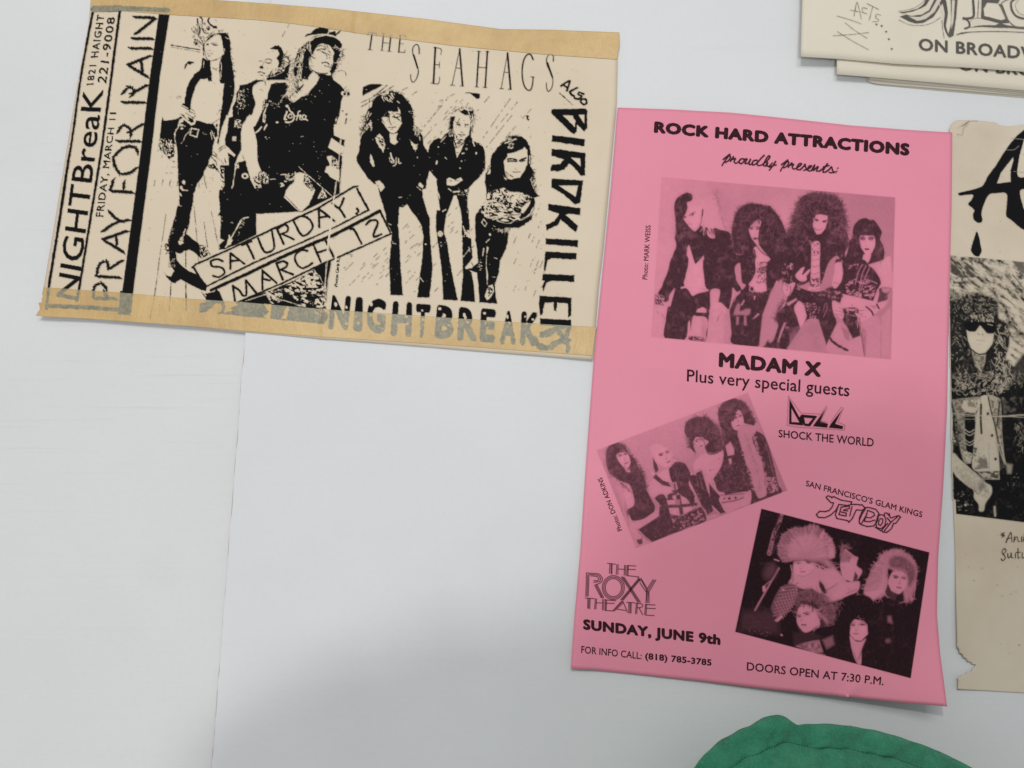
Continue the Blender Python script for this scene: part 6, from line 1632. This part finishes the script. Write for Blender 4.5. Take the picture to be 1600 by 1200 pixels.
# ---------------------------------------------------------------- green shirt leaning in at the foot
def build_shirt():
    root = thing('green_shirt', 'green cotton shirt with a stitched hem, worn by someone leaning in below the pink flyer', 'shirt')
    hem_px = nums('985 1345 1035 1262 1083 1200 1112 1170 1150 1143 1178 1131 1196 1122 1212 1117.5 1226 1119.5 1237 1127 1247 1132.5 1262 1131.5 1290 1132 1325 1133.5 1360 1140 1400 1150 1440 1163 1480 1180 1520 1200 1590 1242 1670 1330')
    zh = .055
    w = to_world(hem_px[:, 0], hem_px[:, 1], zh)
    w = catmull(w[:, :2], False, 4)
    s = np.r_[0, np.cumsum(np.hypot(*np.diff(w, axis=0).T))]
    n_f = 150
    t = np.linspace(0, s[-1], n_f)
    fr = np.stack([np.interp(t, s, w[:, 0]), np.interp(t, s, w[:, 1])], -1)
    a, b = fr[-1], fr[0]
    n_b = 40
    mid = (a + b) / 2
    R = np.linalg.norm(a - b) / 2
    ang = np.linspace(0, -math.pi, n_b + 2)[1:-1]
    bk = np.stack([mid[0] + R * 1.05 * np.cos(ang), mid[1] + .20 * np.sin(ang)], -1)
    ring = np.concatenate([fr, bk])
    cx = np.array([mid[0], mid[1] - .06])
    m = len(ring)
    # height, pull towards the middle, softening of the hem's own wobble
    prof = [(-.34, .62), (-.06, .60), (.020, .84), (.044, .965), (.0520, .995), (.0545, 1.0), (.0560, .998), (.0572, .990), (.0582, .975), (.0590, .955), (.0597, .935), (.0602, .918), (.0604, .910), (.0602, .905), (.0607, .900), (.0618, .890), (.0635, .872), (.067, .845), (.074, .80), (.094, .75), (.125, .70), (.17, .72), (.25, .84), (.38, 1.0), (.52, 1.2), (.62, 1.28), (.68, 1.12), (.715, .75), (.735, .35)]
    sm = ring.copy()
    for _ in range(60):
        sm = (np.roll(sm, 1, 0) + sm * 2 + np.roll(sm, -1, 0)) / 4
    vs = []
    rr = np.random.default_rng(3)
    for k_, (z, sc) in enumerate(prof):
        q = 0 if 3 <= k_ <= 8 else min(1, abs(k_ - 6) / 9)
        base = ring * (1 - q) + sm * q
        c = base * sc + cx * (1 - sc)
        wob = .0012 * np.sin(np.arange(m) * .37 + k_ * .6) + .0008 * np.sin(np.arange(m) * .93 + k_)
        pk_ = .0020 * np.exp(-((np.arange(m) - 50) / 5.) ** 2) * (k_ > 5)
        vs.append(np.column_stack([c, z + wob * (1 if z > .03 else 0) + pk_]))
    # pucker where the hem bunches
    V = np.concatenate(vs)
    f = []
    for k_ in range(len(prof) - 1):
        i0 = np.arange(m)
        i1 = (i0 + 1) % m
        f.append(np.stack([k_ * m + i0, k_ * m + i1, (k_ + 1) * m + i1, (k_ + 1) * m + i0], -1))
    F = np.concatenate(f)
    cap = len(V)
    V = np.vstack([V, [[cx[0], cx[1], .74]], [[cx[0], cx[1], -.34]]])
    me = bpy.data.meshes.new('shirt_body')
    last = (len(prof) - 1) * m
    faces = [tuple(x) for x in F[:, ::-1]] if False else [tuple(x) for x in F]
    faces += [(last + i, last + (i + 1) % m, cap) for i in range(m)] + [((i + 1) % m, i, cap + 1) for i in range(m)]
    me.from_pydata([tuple(v) for v in V], [], faces)
    me.update()
    for pl in me.polygons:
        pl.use_smooth = True
    o = link('shirt_body', me, M_green, root)
    # sleeves bent forward to the elbow
    for sgn in (-1, 1):
        rings = []
        p0, p1, p2 = np.array([cx[0] + sgn * .06, cx[1] - .02, .625]), np.array([cx[0] + sgn * .30, cx[1] - .01, .60]), np.array([cx[0] + sgn * .36, cx[1] - .02, .42])
        for j in range(13):
            u = j / 12
            c = p0 * (1 - u) ** 2 + p1 * 2 * u * (1 - u) + p2 * u * u
            d_ = (p1 - p0) * (1 - u) + (p2 - p1) * u
            d_ /= np.linalg.norm(d_)
            e1 = np.cross(d_, [0, 1, 0])
            e1 /= np.linalg.norm(e1)
            e2 = np.cross(d_, e1)
            rad = .088 - .016 * u + .004 * math.sin(j * 2.3)
            for i in range(20):
                an = 2 * math.pi * i / 20
                rings.append(c + e1 * math.cos(an) * rad + e2 * math.sin(an) * rad)
        fs = [(j * 20 + i, j * 20 + (i + 1) % 20, (j + 1) * 20 + (i + 1) % 20, (j + 1) * 20 + i) for j in range(12) for i in range(20)]
        fs += [tuple(range(19, -1, -1)), tuple(range(12 * 20, 13 * 20))]
        me = bpy.data.meshes.new('sleeve')
        me.from_pydata([tuple(v) for v in rings], [], fs)
        for pl in me.polygons:
            pl.use_smooth = True
        link('sleeve', me, M_green, root)
    # stitches in the groove of the hem
    row = vs[13]
    sv, sf = [], []
    d = np.r_[0, np.cumsum(np.hypot(*np.diff(row[:n_f, :2], axis=0).T))]
    step = .00175
    t0 = 0.0
    while t0 < d[-1] - .002:
        e0, e1 = t0, t0 + step * .62
        p0 = np.array([np.interp(e0, d, row[:n_f, i]) for i in range(3)])
        p1 = np.array([np.interp(e1, d, row[:n_f, i]) for i in range(3)])
        dr = (p1 - p0) / (np.linalg.norm(p1 - p0) + 1e-9)
        nn = np.array([-dr[1], dr[0], 0]) * .00034
        p0[2] += .0002
        p1[2] += .0002
        k0 = len(sv)
        mid_ = (p0 + p1) / 2 + [0, 0, .0004]
        for q in (p0 - nn, p0 + nn, mid_ - nn * 1.3, mid_ + nn * 1.3, p1 - nn, p1 + nn):
            sv.append(tuple(q))
        sf += [(k0, k0 + 1, k0 + 3, k0 + 2), (k0 + 2, k0 + 3, k0 + 5, k0 + 4)]
        t0 += step
    me = bpy.data.meshes.new('seam_stitching')
    me.from_pydata(sv, [], sf)
    so = link('seam_stitching', me, M_thread, root)
    so['kind'] = 'stuff'
    return root


build_shirt()
